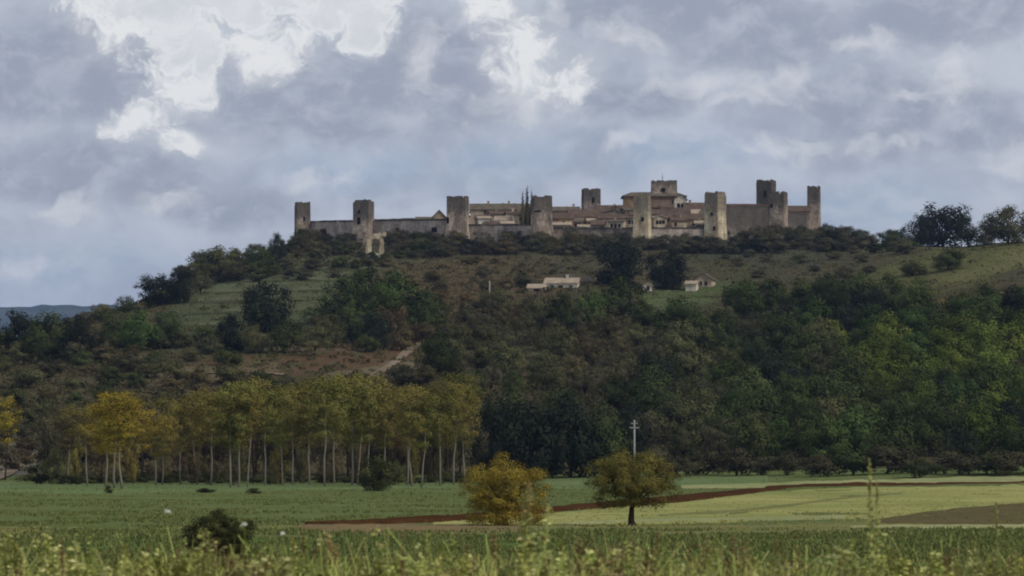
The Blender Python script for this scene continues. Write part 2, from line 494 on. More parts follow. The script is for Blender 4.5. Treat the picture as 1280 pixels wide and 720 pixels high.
strip('field', [(-500,660,671),(0,659,672),(200,660,673),(385,657,668),(470,661,666)], F['tan'], .04)
strip('field', [(370,657,664),(450,655,669),(560,655,669),(660,658,667)], F['red'], .07)
strip('field', [(540,653,658),(690,641,659),(850,627,658),(960,614,659),(1060,609,660),(1280,606,632),(1700,600,620)], F['straw'], .05)
strip('field', [(540,658,669),(690,658,668),(900,657,668),(1060,652,668),(1170,656,665)], F['tan'], .06)
strip('field', [(1090,652,656),(1150,641,657),(1200,634,657),(1280,628,657),(1700,622,657)], F['brown'], .09)
strip('field', [(1060,659,661),(1170,657,662),(1700,656,663)], F['pale'], .10)
strip('field', [(-700,671,740),(0,672,740),(300,671,740),(640,667,740),(1000,667,740),(1280,663,740),(1900,663,740)], F['green'], .03)
strip('field', [(850,606,611),(960,603,610),(1060,600,606),(1280,595,604),(1700,592,602)], F['pale'], .045)
strip('ploughed_soil', [(380,655.5,656.5),(450,652,656.5),(520,647,655),(580,644,653),(640,639,649),(690,634,641),(740,629,637),(850,619,629),(950,610,616),(985,608,611)], F['soil'], .09, bulge=.12)
strip('ditch', [(955,608,611),(1060,603,607.5),(1150,604,607),(1280,602,605),(1700,599,602)], F['soil'], .06, bulge=.1)
strip('track', [(820,645,647),(900,640,643),(960,634,638),(1060,622,624),(1130,616,618)], F['tan'], .12, n=60, m=6)
strip('track', [(700,655,657),(800,650,653),(930,648,652),(1060,645,649)], F['pale'], .13, n=60, m=6)

# ------------------------------------------------------------------ foliage meshes (unit tree: height 1, crown about 1 wide)
def crown_mesh(name, seed, lobes, n, leaf, flat=.0, upright=0.0):
    """leaf-sized faces on many small lobes [(x,y,z,r)], tint per lobe plus per leaf"""
    g = np.random.default_rng(seed)
    L = np.array(lobes); w = L[:, 3] ** 2; w /= w.sum()
    k = g.choice(len(L), n, p=w)
    d = g.normal(size=(n, 3)); d /= np.linalg.norm(d, axis=1)[:, None]
    rr = L[k, 3] * (g.random(n) ** .35) * g.choice([1, 1, 1, 1.18], n)
    C = L[k, :3] + d * rr[:, None] * np.array([1, 1, .85])
    cd = C - np.array([0, 0, L[:, 2].mean() - .12]); cd /= np.linalg.norm(cd, axis=1)[:, None] + 1e-6
    nrm = d * .95 + cd * .95 + g.normal(size=(n, 3)) * .32 + np.array([0, 0, .3]); nrm /= np.linalg.norm(nrm, axis=1)[:, None]
    a = np.cross(nrm, g.normal(size=(n, 3))); a /= np.linalg.norm(a, axis=1)[:, None]
    b = np.cross(nrm, a)
    s = leaf * g.uniform(.6, 1.35, n)[:, None]
    V = np.stack([C - a * s, C - b * s * .62, C + a * s, C + b * s * .62], 1)
    lt = g.random(len(L))
    tint = np.clip(.75 * lt[k] + .25 * g.random(n), 0, 1)
    return quads_mesh(name, V, tint)

def round_lobes(seed, n, cz, rx, rz, r0, r1, shell=.75, lean=0.0, flatb=0.0):
    g = random.Random(seed); out = []
    while len(out) < n:
        x, y, z = g.uniform(-1, 1), g.uniform(-1, 1), g.uniform(-1, 1)
        q = math.sqrt(x*x + y*y + z*z)
        if q > 1 or q < shell * g.random(): continue
        if z < -flatb and flatb > 0: continue
        r = g.uniform(r0, r1) * (1.15 - .3 * q)
        out.append((x * (rx - r * .6) + lean * z * .1, y * (rx - r * .6), cz + z * (rz - r * .5), r))
    return out

def limb_mesh(name, seed, h, rad, forks, spread, bend=.03, n=6, top=.7):
    g = random.Random(seed); mb = MB()
    pts = [(0, 0, -.04)]; x = y = 0
    for i in range(1, 6):
        x += g.uniform(-bend, bend); y += g.uniform(-bend, bend)
        pts.append((x, y, h * i / 5))
    mb.tube(pts, [rad * (1.35 if i == 0 else 1 - .12 * i) for i in range(6)], n)
    for k in range(forks):
        z0 = h * g.uniform(.55, .98); a = g.uniform(0, 6.28); i = min(4, int(z0 / h * 5))
        p0 = Vector(pts[i]).lerp(Vector(pts[i + 1]), z0 / h * 5 - i)
        L = spread * g.uniform(.6, 1.1); up = g.uniform(.5, 1.2) * (top - h)
        p1 = p0 + Vector((math.cos(a) * L * .5, math.sin(a) * L * .5, up * .6)); p2 = p0 + Vector((math.cos(a) * L, math.sin(a) * L, up))
        mb.tube([p0, p1, p2], [rad * .5, rad * .34, rad * .12], 5)
    return mb.mesh(name, True)

CR = {}; TR = {}
CR['oak'] = [crown_mesh('crown', 100 + i, round_lobes(200 + i, 52, .50, .53, .50, .11, .20, lean=i - 1.5, flatb=.9), 4600, .0225) for i in range(4)]
TR['oak'] = [limb_mesh('trunk', 300 + i, .36, .036, 6, .24) for i in range(4)]
CR['dense'] = [crown_mesh('crown', 120 + i, round_lobes(220 + i, 64, .49, .51, .51, .11, .18, flatb=.92), 5200, .0215) for i in range(3)]
CR['airy'] = [crown_mesh('crown', 140 + i, round_lobes(240 + i, 40, .54, .50, .46, .08, .16, .5), 3000, .0185) for i in range(3)]
def poplar_lobes(seed):
    g = random.Random(seed); out = []
    for i in range(64):
        t = g.random() ** .62; z = .35 + .61 * t
        w = .155 * min(1, .25 + t * 1.3) * (1 - max(0, t - .78) * 2.4) ** .5
        a = g.uniform(0, 6.28); q = g.random() ** .5
        out.append((math.cos(a) * w * q, math.sin(a) * w * q, z, g.uniform(.035, .062)))
    return out
def poplar_mesh(seed):
    me = crown_mesh('crown', 160 + seed, poplar_lobes(260 + seed), 4600, .0074)
    return me
CR['poplar'] = [poplar_mesh(i) for i in range(4)]
TR['poplar'] = [limb_mesh('trunk', 360 + i, .66, .0078, 0, .13, .010, 6, 1.0) for i in range(4)]
CR['bush'] = [crown_mesh('foliage', 180 + i, round_lobes(280 + i, 34, .42, .56, .50, .12, .22, flatb=.75), 2400, .031) for i in range(4)]
TR['bush'] = [limb_mesh('stem', 380 + i, .3, .03, 6, .3, .04, 5, .7) for i in range(2)]
CR['cypress'] = [crown_mesh('crown', 199, [(random.Random(j).uniform(-.02, .02), random.Random(j + 50).uniform(-.02, .02), .04 + .93 * j / 29, .115 * (1 - j / 30) ** .75 + .010) for j in range(30)], 2600, .022)]
TR['cypress'] = [limb_mesh('trunk', 399, .3, .02, 0, .1)]

def tree(name, shape, var, loc, h, w, mat, label, cat='tree', group=None, bark='bark', rz=None, trunk=None):
    """thing > crown + trunk (bush: foliage + stem), sharing unit meshes"""
    root = empty(name, loc, random.uniform(0, 6.28) if rz is None else rz)
    part = ('foliage', 'stem') if shape == 'bush' else ('crown', 'trunk')
    me = CR[shape][var % len(CR[shape])]
    tm = TR[trunk or ('oak' if shape in ('dense', 'airy') else shape)]
    for nm, mesh, mt in ((part[0], me, M[mat]), (part[1], tm[var % len(tm)], M[bark])):
        o = bpy.data.objects.new(nm, mesh); o.parent = root
        if len(mesh.materials) == 0: mesh.materials.append(None)
        COL.objects.link(o)
        o.material_slots[0].link = 'OBJECT'; o.material_slots[0].material = mt
    root.scale = (w, w, h)
    tag(root, label, cat, group)
    return root

def plant_px(name, shape, var, px, base, h, w, mat, label, cat='tree', group=None, sink=.12, **k):
    p = ground_at(px, base)
    s = p.y / FPX
    p.z -= .1 + (h * s * sink if shape in ('oak', 'dense', 'airy') else 0)
    h *= 1 + (sink if shape in ('oak', 'dense', 'airy') else 0)
    return tree(name, shape, var, p, h * s, w * s, mat, label, cat, group, **k)

# ------------------------------------------------------------------ the walled hill town
def tower(px, Y, wpx, top, base, yaw, mat, label, depth=None, batter=1.1, seed=1, windows=(), broken=1.0):
    g = random.Random(seed)
    X = xpx(px, Y); w = wpx * Y / FPX; zt_, zb = zrow(top, Y), zrow(base, Y)
    c, s_ = abs(math.cos(R(yaw))), abs(math.sin(R(yaw)))
    d = depth or w * .85
    ww = (w - d * s_) / max(c, .3) if yaw else w
    ww = max(ww, w * .6)
    root = empty('tower', (X, Y + d * .5, zb), R(yaw))
    tag(root, label, 'tower', 'towers of the walled hill town')
    H = zt_ - zb
    hx, hy = ww / 2, d / 2
    mb = MB(); nseg = 5; ring = []
    lv = [(-5, batter * 1.1), (0, batter), (H * .22, 1 + (batter - 1) * .35), (H * .4, 1.0), (H * .7, .995), (H - 1.0, .985)]
    def pt(t, z, k):
        t = t % 4; i = int(t); f = t - i
        cs = [(-hx, -hy), (hx, -hy), (hx, hy), (-hx, hy)]
        a, b = cs[i], cs[(i + 1) % 4]
        j = g.uniform(-.10, .10) if f else g.uniform(-.06, .06)
        return ((a[0] + (b[0] - a[0]) * f) * k + j, (a[1] + (b[1] - a[1]) * f) * k + j, z)
    n = 4 * nseg
    for z, k in lv:
        for t in range(n): mb.v.append(pt(t / nseg, z, k))
    for r in range(len(lv) - 1):
        for t in range(n):
            mb.f.append((r*n + t, r*n + (t+1) % n, (r+1)*n + (t+1) % n, (r+1)*n + t))
    mb.f.append(tuple((len(lv)-1)*n + t for t in range(n)))
    mb.build('shaft', M[mat], root)
    # ragged parapet of broken merlons round an open top
    pb = MB(); th = .7; q = .985
    for side in range(4):
        L = (ww if side % 2 == 0 else d) * q; m = max(4, int(L / .9))
        for i in range(m):
            hgt = 1.25 - broken * g.choice([0, 0, .25, .5, 1.0, .2, 1.2])
            a, b = -L / 2 + L * i / m, -L / 2 + L * (i + 1) / m
            if side % 2: a += th if i == 0 else 0; b -= th if i == m - 1 else 0
            z0 = H - 1.003
            if side == 0: pb.box(a, b, -hy * q, -hy * q + th, z0, H - 1 + hgt)
            if side == 2: pb.box(a, b, hy * q - th, hy * q, z0, H - 1 + hgt)
            if side == 1: pb.box(hx * q - th, hx * q, a, b, z0, H - 1 + hgt)
            if side == 3: pb.box(-hx * q, -hx * q + th, a, b, z0, H - 1 + hgt)
    pb.build('parapet', M[mat], root)
    for (fx, fz, w_, h_) in windows:
        wb = MB(); x = fx * hx
        wb.box(x - w_/2, x + w_/2, -hy * 1.06 - .02, -hy * .8, H * fz, H * fz + h_)
        o = wb.build('window', M['opening'], root)
    return root

tower(377.5, 1392, 21, 253, 304, 14, 'stone', 'slender square tower standing alone at the left end of the walls', seed=1, windows=[(.1,.55,.7,1.5)])
tower(454, 1352, 26, 250, 305, -16, 'stone', 'weathered square tower right above the pale ruined archway', seed=2, windows=[(-.25,.45,1.2,2.6),(-.2,.70,.8,1.2)])
tower(572, 1333, 28, 245, 297, -10, 'stone', 'squat square tower between the long bare wall and the brown-roofed houses', batter=1.22, seed=3, windows=[(-.85,.34,.9,2.2)], depth=7)
tower(677, 1325, 27, 245, 297, 10, 'stone', 'wide flat-topped tower just right of the three pointed cypresses', batter=1.2, seed=4, windows=[(-.6,.62,2.4,.5)], depth=7)
tower(739, 1462, 24, 236, 280, 8, 'stone_grey', 'dark grey tower rising behind the roofs left of the manor house', seed=5, broken=.5, windows=[(.1,.6,1.0,2.2)])
tower(803, 1318, 23, 243, 301, -14, 'stone_pale', 'pale sandy tower with a small dark window in front of the manor house', batter=1.16, seed=6, windows=[(.3,.42,1.0,1.6)])
tower(895, 1328, 28, 240, 299, -30, 'stone_pale', 'two-toned tower with a shaded left face and a peeling bright right face', batter=1.08, seed=7, windows=[(.1,.5,.8,1.2),(.5,.18,.9,1.6)], depth=7)
tower(958.5, 1428, 26, 225, 292, -20, 'stone_grey', 'tallest of the towers, dark and half hidden behind the stepped grey one', seed=8, broken=.6, windows=[(.2,.68,1.1,2.6)])
tower(974, 1350, 24, 240, 289, -18, 'stone', 'grey tower standing in front of the tallest tower', batter=1.1, seed=9, windows=[(-.7,.60,.9,1.4)])
tower(1018, 1396, 18, 233, 287, -12, 'stone', 'slim tower at the right end of the walls above the hedge', seed=10)

def curtain(a, b, label, mat='wall', th=2.2, seed=0, openings=()):
    """a, b = (px, Y, top row)"""
    g = random.Random(seed)
    A = Vector((xpx(a[0], a[1]), a[1], 0)); B = Vector((xpx(b[0], b[1]), b[1], 0))
    za, zb = zrow(a[2], a[1]), zrow(b[2], b[1])
    L = (B - A).length; ang = math.atan2(B.y - A.y, B.x - A.x)
    g0 = min(tz(A.x, A.y), tz(B.x, B.y)) - 4
    root = empty('curtain_wall', (A.x, A.y, g0), ang)
    tag(root, label, 'wall', 'curtain walls of the hill town')
    mb = MB(); n = max(4, int(L / 1.6))
    for i in range(n):
        x0, x1 = L * i / n, L * (i + 1) / n
        t = (za + (zb - za) * (i + .5) / n) - g0 + g.uniform(-.22, .12)
        mb.box(x0, x1 - .004, 0, th, 0, t - .55)
    mb.build('masonry', M[mat], root)
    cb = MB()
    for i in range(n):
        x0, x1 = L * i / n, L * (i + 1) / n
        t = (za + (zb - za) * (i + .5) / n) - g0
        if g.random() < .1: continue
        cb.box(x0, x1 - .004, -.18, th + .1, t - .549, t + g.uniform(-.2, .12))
    cb.build('shade_cap', M['tile'] if seed in (5, 6) else M['stone_grey'], root)  # dark cap: walkway shadow along the wall top put into its colour
    for (f, z, w_, h_) in openings:
        wb = MB(); wb.box(L*f - w_/2, L*f + w_/2, -.06, .5, za - g0 - z, za - g0 - z + h_)
        wb.build('embrasure', M['opening'], root)
    return root
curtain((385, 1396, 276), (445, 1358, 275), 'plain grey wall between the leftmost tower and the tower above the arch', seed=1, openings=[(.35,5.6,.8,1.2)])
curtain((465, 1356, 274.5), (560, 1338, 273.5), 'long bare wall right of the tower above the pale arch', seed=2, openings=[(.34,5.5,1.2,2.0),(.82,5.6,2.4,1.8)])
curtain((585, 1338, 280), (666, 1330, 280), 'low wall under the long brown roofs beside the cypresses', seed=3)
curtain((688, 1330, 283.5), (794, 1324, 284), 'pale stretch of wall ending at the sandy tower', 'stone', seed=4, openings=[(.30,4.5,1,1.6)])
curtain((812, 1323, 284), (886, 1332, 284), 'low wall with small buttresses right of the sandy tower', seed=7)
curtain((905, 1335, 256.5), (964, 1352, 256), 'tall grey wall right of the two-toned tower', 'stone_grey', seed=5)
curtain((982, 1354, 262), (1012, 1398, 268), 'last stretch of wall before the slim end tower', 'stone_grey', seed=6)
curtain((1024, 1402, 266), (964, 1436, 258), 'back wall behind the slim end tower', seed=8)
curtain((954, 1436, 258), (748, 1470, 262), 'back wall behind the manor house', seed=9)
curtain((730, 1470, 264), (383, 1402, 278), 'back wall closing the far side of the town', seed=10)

def house(px0, px1, eave, ridge, base, Y, depth, wall, roof, label, gable='side', wins=(), yaw=0, chim=(), cat='house', over=.45, name='house', group='houses inside the walls', hip=0):
    s = Y / FPX; W = (px1 - px0) * s
    zb = min(zrow(base, Y), tz(xpx((px0 + px1) / 2, Y), Y)) - 1.5
    root = empty(name, (xpx((px0 + px1) / 2, Y), Y, zb), R(yaw)); tag(root, label, cat, group)
    he = zrow(eave, Y) - zb; hr = zrow(ridge, Y) - zb; D = depth; hx = W / 2
    mb = MB(); mb.box(-hx, hx, 0, D, 0, he)
    if gable == 'front':
        mb.add([(-hx, 0, he), (hx, 0, he), (0, 0, hr - .1), (-hx, D, he), (hx, D, he), (0, D, hr - .1)], [(0,1,2), (5,4,3)])
    elif hip == 0:
        mb.add([(-hx, 0, he), (-hx, D, he), (-hx, D/2, hr - .1), (hx, 0, he), (hx, D, he), (hx, D/2, hr - .1)], [(2,1,0), (3,4,5)])
    mb.build('wall', M[wall], root)
    rb = MB(); o = over; t = .28
    def slab(p):       # p: top outline (3 or 4 points); thick roof slope
        k = len(p); lo = [(x, y, z - t) for x, y, z in p]
        rb.add(list(p) + lo, [tuple(range(k)), tuple(reversed(range(k, 2*k)))] + [(i, k + i, k + (i+1) % k, (i+1) % k) for i in range(k)])
    drop = (hr - he)
    if gable == 'front':
        e = he - drop * o / hx
        slab([(-hx-o, -o, e+t), (0, -o, hr+t), (0, D+o, hr+t), (-hx-o, D+o, e+t)])
        slab([(.003, -o, hr+t), (hx+o, -o, e+t), (hx+o, D+o, e+t), (.003, D+o, hr+t)])
    else:
        e = he - drop * o / (D/2); rx = hx + o - hip
        slab([(-hx-o, -o, e+t), (hx+o, -o, e+t), (rx, D/2, hr+t), (-rx, D/2, hr+t)])
        slab([(hx+o, D+o, e+t), (-hx-o, D+o, e+t), (-rx, D/2+.003, hr+t), (rx, D/2+.003, hr+t)])
        if hip:
            slab([(hx+o, -o, e+t), (hx+o, D+o, e+t), (rx, D/2, hr+t)])
            slab([(-hx-o, D+o, e+t), (-hx-o, -o, e+t), (-rx, D/2, hr+t)])
    ro = rb.build('roof', M[roof], root)
    for cx in chim:
        cb = MB(); z = hr - .3; cb.box(cx*hx - .4, cx*hx + .4, D*.4, D*.4 + .7, z - 1, z + 1.3); cb.box(cx*hx - .5, cx*hx + .5, D*.4 - .1, D*.4 + .8, z + 1.303, z + 1.5)
        cb.build('chimney', M[wall], ro)
    for (fx, fz, w_, h_) in wins:
        wb = MB(); x = fx * hx; z = he - fz
        wb.box(x - w_/2 - .12, x + w_/2 + .12, -.07, .3, z - .14, z + h_ + .14)
        wo = wb.build('window', M['stone_grey'], root)
        pb = MB(); pb.box(x - w_/2, x + w_/2, -.10, .2, z, z + h_); pb.build('pane', M['opening'], wo)
    return root
r = house
r(541, 557, 271, 263, 292, 1352, 9, 'render_wall', 'tile', 'small gabled house tucked against the squat tower, its left side', 'front', [(.2,2.2,.8,1.1)])
r(520, 542, 275, 271, 292, 1368, 8, 'wall', 'tile_brown', 'low brown-roofed house showing just above the long bare wall')
r(588, 662, 262, 254, 290, 1392, 12, 'render_wall', 'tile_brown', 'long house with a mossy brown roof left of the cypresses', 'side', [(-.5,1.6,.8,1.1),(0,1.6,.8,1.1),(.45,1.6,.8,1.1)], chim=[-.4, .3])
r(690, 724, 263.5, 258, 290, 1385, 10, 'render_wall', 'tile_brown', 'cream house right of the wide flat-topped tower', 'side', [(-.4,2.0,.8,1.2),(.35,2.0,.8,1.2)], chim=[.6])
r(688, 716, 273, 266, 291, 1352, 8, 'ochre_wall', 'tile', 'small ochre house with a red roof beside the flat-topped tower', 'side', [(.2,2.0,.8,1.0)])
r(712, 748, 271, 261, 291, 1366, 11, 'ochre_wall', 'tile', 'red-roofed house below the dark grey back tower', 'side', [(-.2,2.0,.8,1.0)], yaw=6)
r(744, 786, 265, 256, 290, 1398, 11, 'render_wall', 'tile', 'gabled house between the dark grey tower and the manor house', 'side', [(-.3,1.8,.8,1.0),(.4,1.8,.8,1.0)], yaw=-5)
r(748, 782, 273, 267.5, 292, 1358, 8, 'render_wall', 'tile', 'low house with a red eave line left of the sandy tower', 'side', [(-.5,2.4,.8,1.2),(.1,2.4,.8,1.2),(.65,2.4,.8,1.2)])
r(780, 856, 245, 239.5, 285, 1408, 14, 'ochre_wall', 'tile_brown', 'large manor house with a wide hipped roof, highest on the hill', 'side', [(-.1,3.2,.9,1.4),(.25,3.2,.9,1.4),(.62,3.2,.9,1.4),(.05,6.2,.9,1.4),(.5,6.2,.9,1.4)], hip=4, over=.9)
# tower-house on the manor roof
tower(830.5, 1412, 32, 226, 262, 0, 'stone', 'short pale turret on top of the manor house roof', depth=8, batter=1.0, seed=12, broken=.3, windows=[(-.1,.62,1.6,1.4)])
r(843, 858, 249, 243, 284, 1392, 8, 'cream_wall', 'tile_brown', 'narrow white-fronted house at the right edge of the manor', 'front', [(-.3,3.0,.9,1.3),(.35,3.0,.9,1.3),(0,5.6,.9,1.3)])
r(806, 842, 259, 250, 290, 1376, 10, 'ochre_wall', 'tile', 'ochre house stepping down in front of the manor', 'side', [(-.2,1.8,.8,1.1),(.5,1.8,.8,1.1)], yaw=14)
r(812, 836, 268, 262, 290, 1358, 8, 'cream_wall', 'tile', 'small cream house right behind the sandy tower', 'side', [(.2,2.0,.8,1.1)], yaw=10)
r(826, 860, 272, 260.5, 292, 1350, 9, 'ochre_wall', 'tile', 'house with a steep dark red roof below the white-fronted one', 'side', [(-.3,2.2,.8,1.1),(.5,2.2,.8,1.1)], yaw=-8)
r(856, 884, 263, 253, 290, 1386, 10, 'ochre_wall', 'tile', 'orange-walled house left of the two-toned tower', 'side', [(-.3,2.0,.8,1.1),(.4,2.0,.8,1.1)], chim=[-.5])
r(846, 888, 274, 267, 292, 1346, 8, 'render_wall', 'tile', 'low red-roofed row house left of the two-toned tower foot', 'side', [(-.5,2.2,.8,1.1),(.0,2.2,.8,1.1),(.5,2.2,.8,1.1)])
r(906, 950, 262, 254.5, 285, 1378, 10, 'wall', 'tile', 'house roof showing over the tall grey wall')
r(984, 1012, 264, 257, 288, 1392, 9, 'wall', 'tile', 'dark roofed house between the last two towers', yaw=0)

g = random.Random(31)
SKYL = ([586, 620, 655, 690, 727, 750, 785, 858, 888], [264, 258, 255, 259, 262, 261, 252, 255, 259])
k = 0
for rowi, (Y0, drop, where) in enumerate(((1404, 0, 'top row'), (1380, 5.5, 'second row down'), (1362, 11, 'third row down'), (1343, 17, 'just behind the wall'))):
    px = 588 + rowi * 5
    while px < 884:
        wd = g.uniform(9, 21)
        if 660 < px + wd and px < 692 and rowi > 1: px = 692; continue
        rd = float(np.interp(px + wd / 2, *SKYL)) + drop + g.uniform(-1.6, 2.2)
        hh = g.uniform(2.6, 5.5); gb = g.choice(['side', 'side', 'front'])
        if rowi == 0 and 775 < px < 858: px += wd; continue
        wm = g.choice(['render_wall', 'ochre_wall', 'cream_wall', 'stone', 'render_wall', 'wall']); rm = g.choice(['tile', 'tile_brown', 'tile_brown', 'tile_pale', 'tile'])
        Yh = Y0 + g.uniform(-4, 4) - (3 if 'front' == gb else 0)
        adj = {'render_wall': 'beige', 'ochre_wall': 'ochre', 'cream_wall': 'cream', 'stone': 'stone', 'wall': 'grey stone'}[wm]
        rad = {'tile': 'dull red', 'tile_brown': 'brown', 'tile_pale': 'pale tiled'}[rm]
        side = 'left of the cypresses' if px < 655 else ('left of the sandy tower' if px < 795 else 'between sandy and two-toned towers')
        wn = [(f, g.uniform(1.7, 2.4), .8, 1.2) for f in ([-.5, .0, .5] if wd > 15 else [-.35, .4]) if g.random() < .8]
        r(px, px + wd, rd + hh, rd, 291, Yh, g.uniform(6, 9), wm, rm, f"{'gable' if gb == 'front' else 'eaves'}-fronted {adj} house, {rad} roof, {where}, {side}", gb, wn, yaw=g.uniform(-12, 12), chim=[g.uniform(-.5, .5)] if g.random() < .3 else [])
        px += wd * g.uniform(.95, 1.5); k += 1

# lightning mast on the turret
mb = MB(); mb.tube([(0,0,0),(0,0,2.2),(0,0,4.2)], [.22,.16,.1], 6); mb.box(-.5, .5, -.05, .05, 2.6, 2.75)
o = mb.build('roof_mast', M['metal']); o.location = (xpx(828, 1416), 1416, zrow(226.3, 1412)-1.0); tag(o, 'thin dark mast on the turret of the manor house', 'mast')

# the ruined archway below the second tower
root = empty('ruined_arch', (xpx(469, 1306), 1306, zrow(315, 1306)), R(4)); tag(root, 'pale ruined stone archway below the weathered tower', 'ruin')
g = random.Random(4)
for sx, wt, ht in ((-1, 1.5, 5.2), (1, 1.3, 4.6)):
    mb = MB(); x = sx * 2.3
    for k in range(5): mb.box(x - wt*(.75-.06*k) + g.uniform(-.1,.1), x + wt*(.75-.06*k), -.9 + g.uniform(-.1,.1), .9, -2 + k*1.3 if k else -4, -.7 + k*1.3 - .003)
    mb.build('pillar', M['stone_pale'], root)
mb = MB()
for k in range(9):
    a = math.pi * (k + .5) / 9; Mx = Matrix.Translation((math.cos(a)*2.1, 0, 3.6 + math.sin(a)*1.5)) @ Matrix.Rotation(-(a - math.pi/2), 4, 'Y')
    mb.box(-.42, .42, -.85, .85, -.3, .55 + g.uniform(0, .25), Mx)
mb.build('arch', M['stone_pale'], root)
mb = MB()
for k in range(8): mb.box(-3.6 + k*.93, -3.6 + (k+1)*.93 - .004, -.7, .7, 5.6, 6.1 + g.uniform(-.2, .6) + (.5 if k > 4 else 0))
mb.build('lintel', M['stone_pale'], root)
root = empty('ruined_wall', (xpx(466, 1285), 1285, zrow(327, 1285)), R(-8)); tag(root, 'broken pale stone wall below the ruined archway', 'ruin')
mb = MB()
for k in range(7): mb.box(-2.4 + k*.7, -2.4 + (k+1)*.7 - .004, -.8, .8, -3, 3.4 - abs(k - 4)*.5 + g.uniform(-.4, .4))
mb.build('masonry', M['cream_wall'], root)
mb = MB()
for k in range(5): mb.box(-3.9 + k*.31, -3.9+(k+1)*.31-.004, -.6, .6, -3, .5 + k*.45 + g.uniform(-.2,.2))
mb.build('buttress', M['stone_pale'], root)

# farmhouses on the slope
r(681, 722, 354, 347.5, 366, 1140, 8, 'cream_wall', 'tile_pale', 'pale farmhouse with a shallow roof on the brown slope', 'side', [(-.55,1.9,.9,1.1),(.0,1.9,.9,1.1),(.6,1.9,.9,1.1)], yaw=-7, chim=[.3], cat='farmhouse', name='farmhouse', group='farm buildings')
r(660, 681, 360, 355.5, 368, 1125, 5, 'render_wall', 'tile_pale', 'low shed at the left end of the long farmhouse', 'side', [(0,1.6,1.6,1.4)], yaw=-7, cat='shed', name='shed', group='farm buildings')
r(716, 741, 352, 345, 364, 1150, 8, 'render_wall', 'tile_brown', 'higher wing of the farmhouse under a brown roof, its right end', 'side', [(-.3,2.2,.9,1.1),(.4,2.2,.9,1.1)], yaw=9, cat='farmhouse', name='farmhouse', group='farm buildings')
r(868, 890, 349, 342, 360, 1150, 7, 'render_wall', 'tile_brown', 'small gabled farmhouse right of the dark tree pair', 'front', [(-.3,1.9,.8,1.1),(.3,1.9,.8,1.1)], yaw=-12, cat='farmhouse', name='farmhouse', group='farm buildings')
r(857, 870, 355, 351.5, 361, 1140, 5, 'cream_wall', 'tile_pale', 'low lean-to in front of the small gabled farmhouse', 'side', [], yaw=-12, cat='shed', name='shed', group='farm buildings')
r(804, 815, 357, 353.5, 363, 1135, 4, 'cream_wall', 'tile_pale', 'tiny white hut between the dark trees and the meadow', 'front', [(.1,1.4,.8,1.2)], cat='hut', name='hut', group='farm buildings')
r(116, 128, 423, 417, 432, 1000, 6, 'render_wall', 'tile_brown', 'small stone hut half hidden among the trees at the far left', 'side', [(.3,1.8,.8,1.2)], cat='hut', name='hut', group='farm buildings')
r(172, 186, 424, 420.5, 432, 985, 5, 'cream_wall', 'tile_pale', 'pale shed under the dark green trees on the left slope', 'front', [(0,1.6,1.6,1.4)], cat='shed', name='shed', group='farm buildings')

# poles
def pole(px, base, top, rad, label, mat, arms, insul, Y=None):
    p = ground_at(px, base) if Y is None else Vector((xpx(px, Y), Y, tz(xpx(px, Y), Y)))
    h = zrow(top, p.y) - p.z
    root = empty('utility_pole', p); tag(root, label, 'utility pole', 'utility poles')
    mb = MB(); mb.tube([(0,0,-.5),(0,0,h*.5),(0,0,h)], [rad*1.3, rad*1.1, rad*.9], 8); mb.build('shaft', M[mat], root, True)
    for (z, w_) in arms:
        ab = MB(); ab.box(-w_, w_, -.16, -.04, h - z - .06, h - z + .06); ao = ab.build('crossarm', M['metal'], root)
        if insul:
            for sx in (-.9, 0.55, .9):
                ib = MB(); ib.tube([(sx*w_,-.1,h-z+.06),(sx*w_,-.1,h-z+.2),(sx*w_,-.1,h-z+.34)], [.05,.09,.04], 6); ib.build('insulator', M['ceramic'], ao, True)
    return root
pole(793, 0, 525, .125, 'white concrete utility pole standing behind the small brown-green tree', 'concrete', [(.5,.5),(1.1,.7)], True, Y=520)
pole(612, 396, 351, .17, 'pale bare pole standing alone on the brown slope', 'concrete', [], False)

# ------------------------------------------------------------------ trees one can tell apart
T = plant_px
G1 = 'trees of the left slope'
T('evergreen_tree','dense',0,196,383,45,62,'dark','big rounded blackish evergreen against the sky on the left shoulder of the hill',group=G1)
T('evergreen_tree','dense',1,225,379,48,36,'dark','narrower blackish evergreen touching the right side of the big rounded one',group=G1)
T('oak_tree','oak',0,275,352,48,66,'olive','spreading olive-brown tree on the skyline below the leftmost tower',group=G1)
T('oak_tree','oak',1,322,342,38,40,'oak','small round tree between the spreading skyline tree and the leftmost tower',group=G1)
T('evergreen_tree','dense',2,347,328,39,26,'dark','dark upright tree just left of the leftmost tower',group=G1)
T('oak_tree','airy',0,298,352,30,46,'grey','thin grey-brown tree under the spreading skyline tree',group=G1)
T('oak_tree','airy',1,252,368,32,40,'grey','thin grey-brown tree right of the blackish evergreens',group=G1)
T('evergreen_tree','dense',1,333,416,72,76,'dark','large blackish round evergreen alone on the terraced grass',group=G1)
T('evergreen_tree','dense',2,288,440,50,46,'dark','dark evergreen at the lower left of the large blackish one',group=G1)
T('oak_tree','oak',2,318,442,38,38,'olive','round olive shrub-like tree at the foot of the large blackish evergreen',group=G1)
T('oak_tree','oak',3,360,442,46,62,'oak','dull green tree right of the large blackish evergreen foot',group=G1)
T('oak_tree','airy',2,392,446,40,50,'olive','thin olive tree at the upper edge of the bare brown field',group=G1)
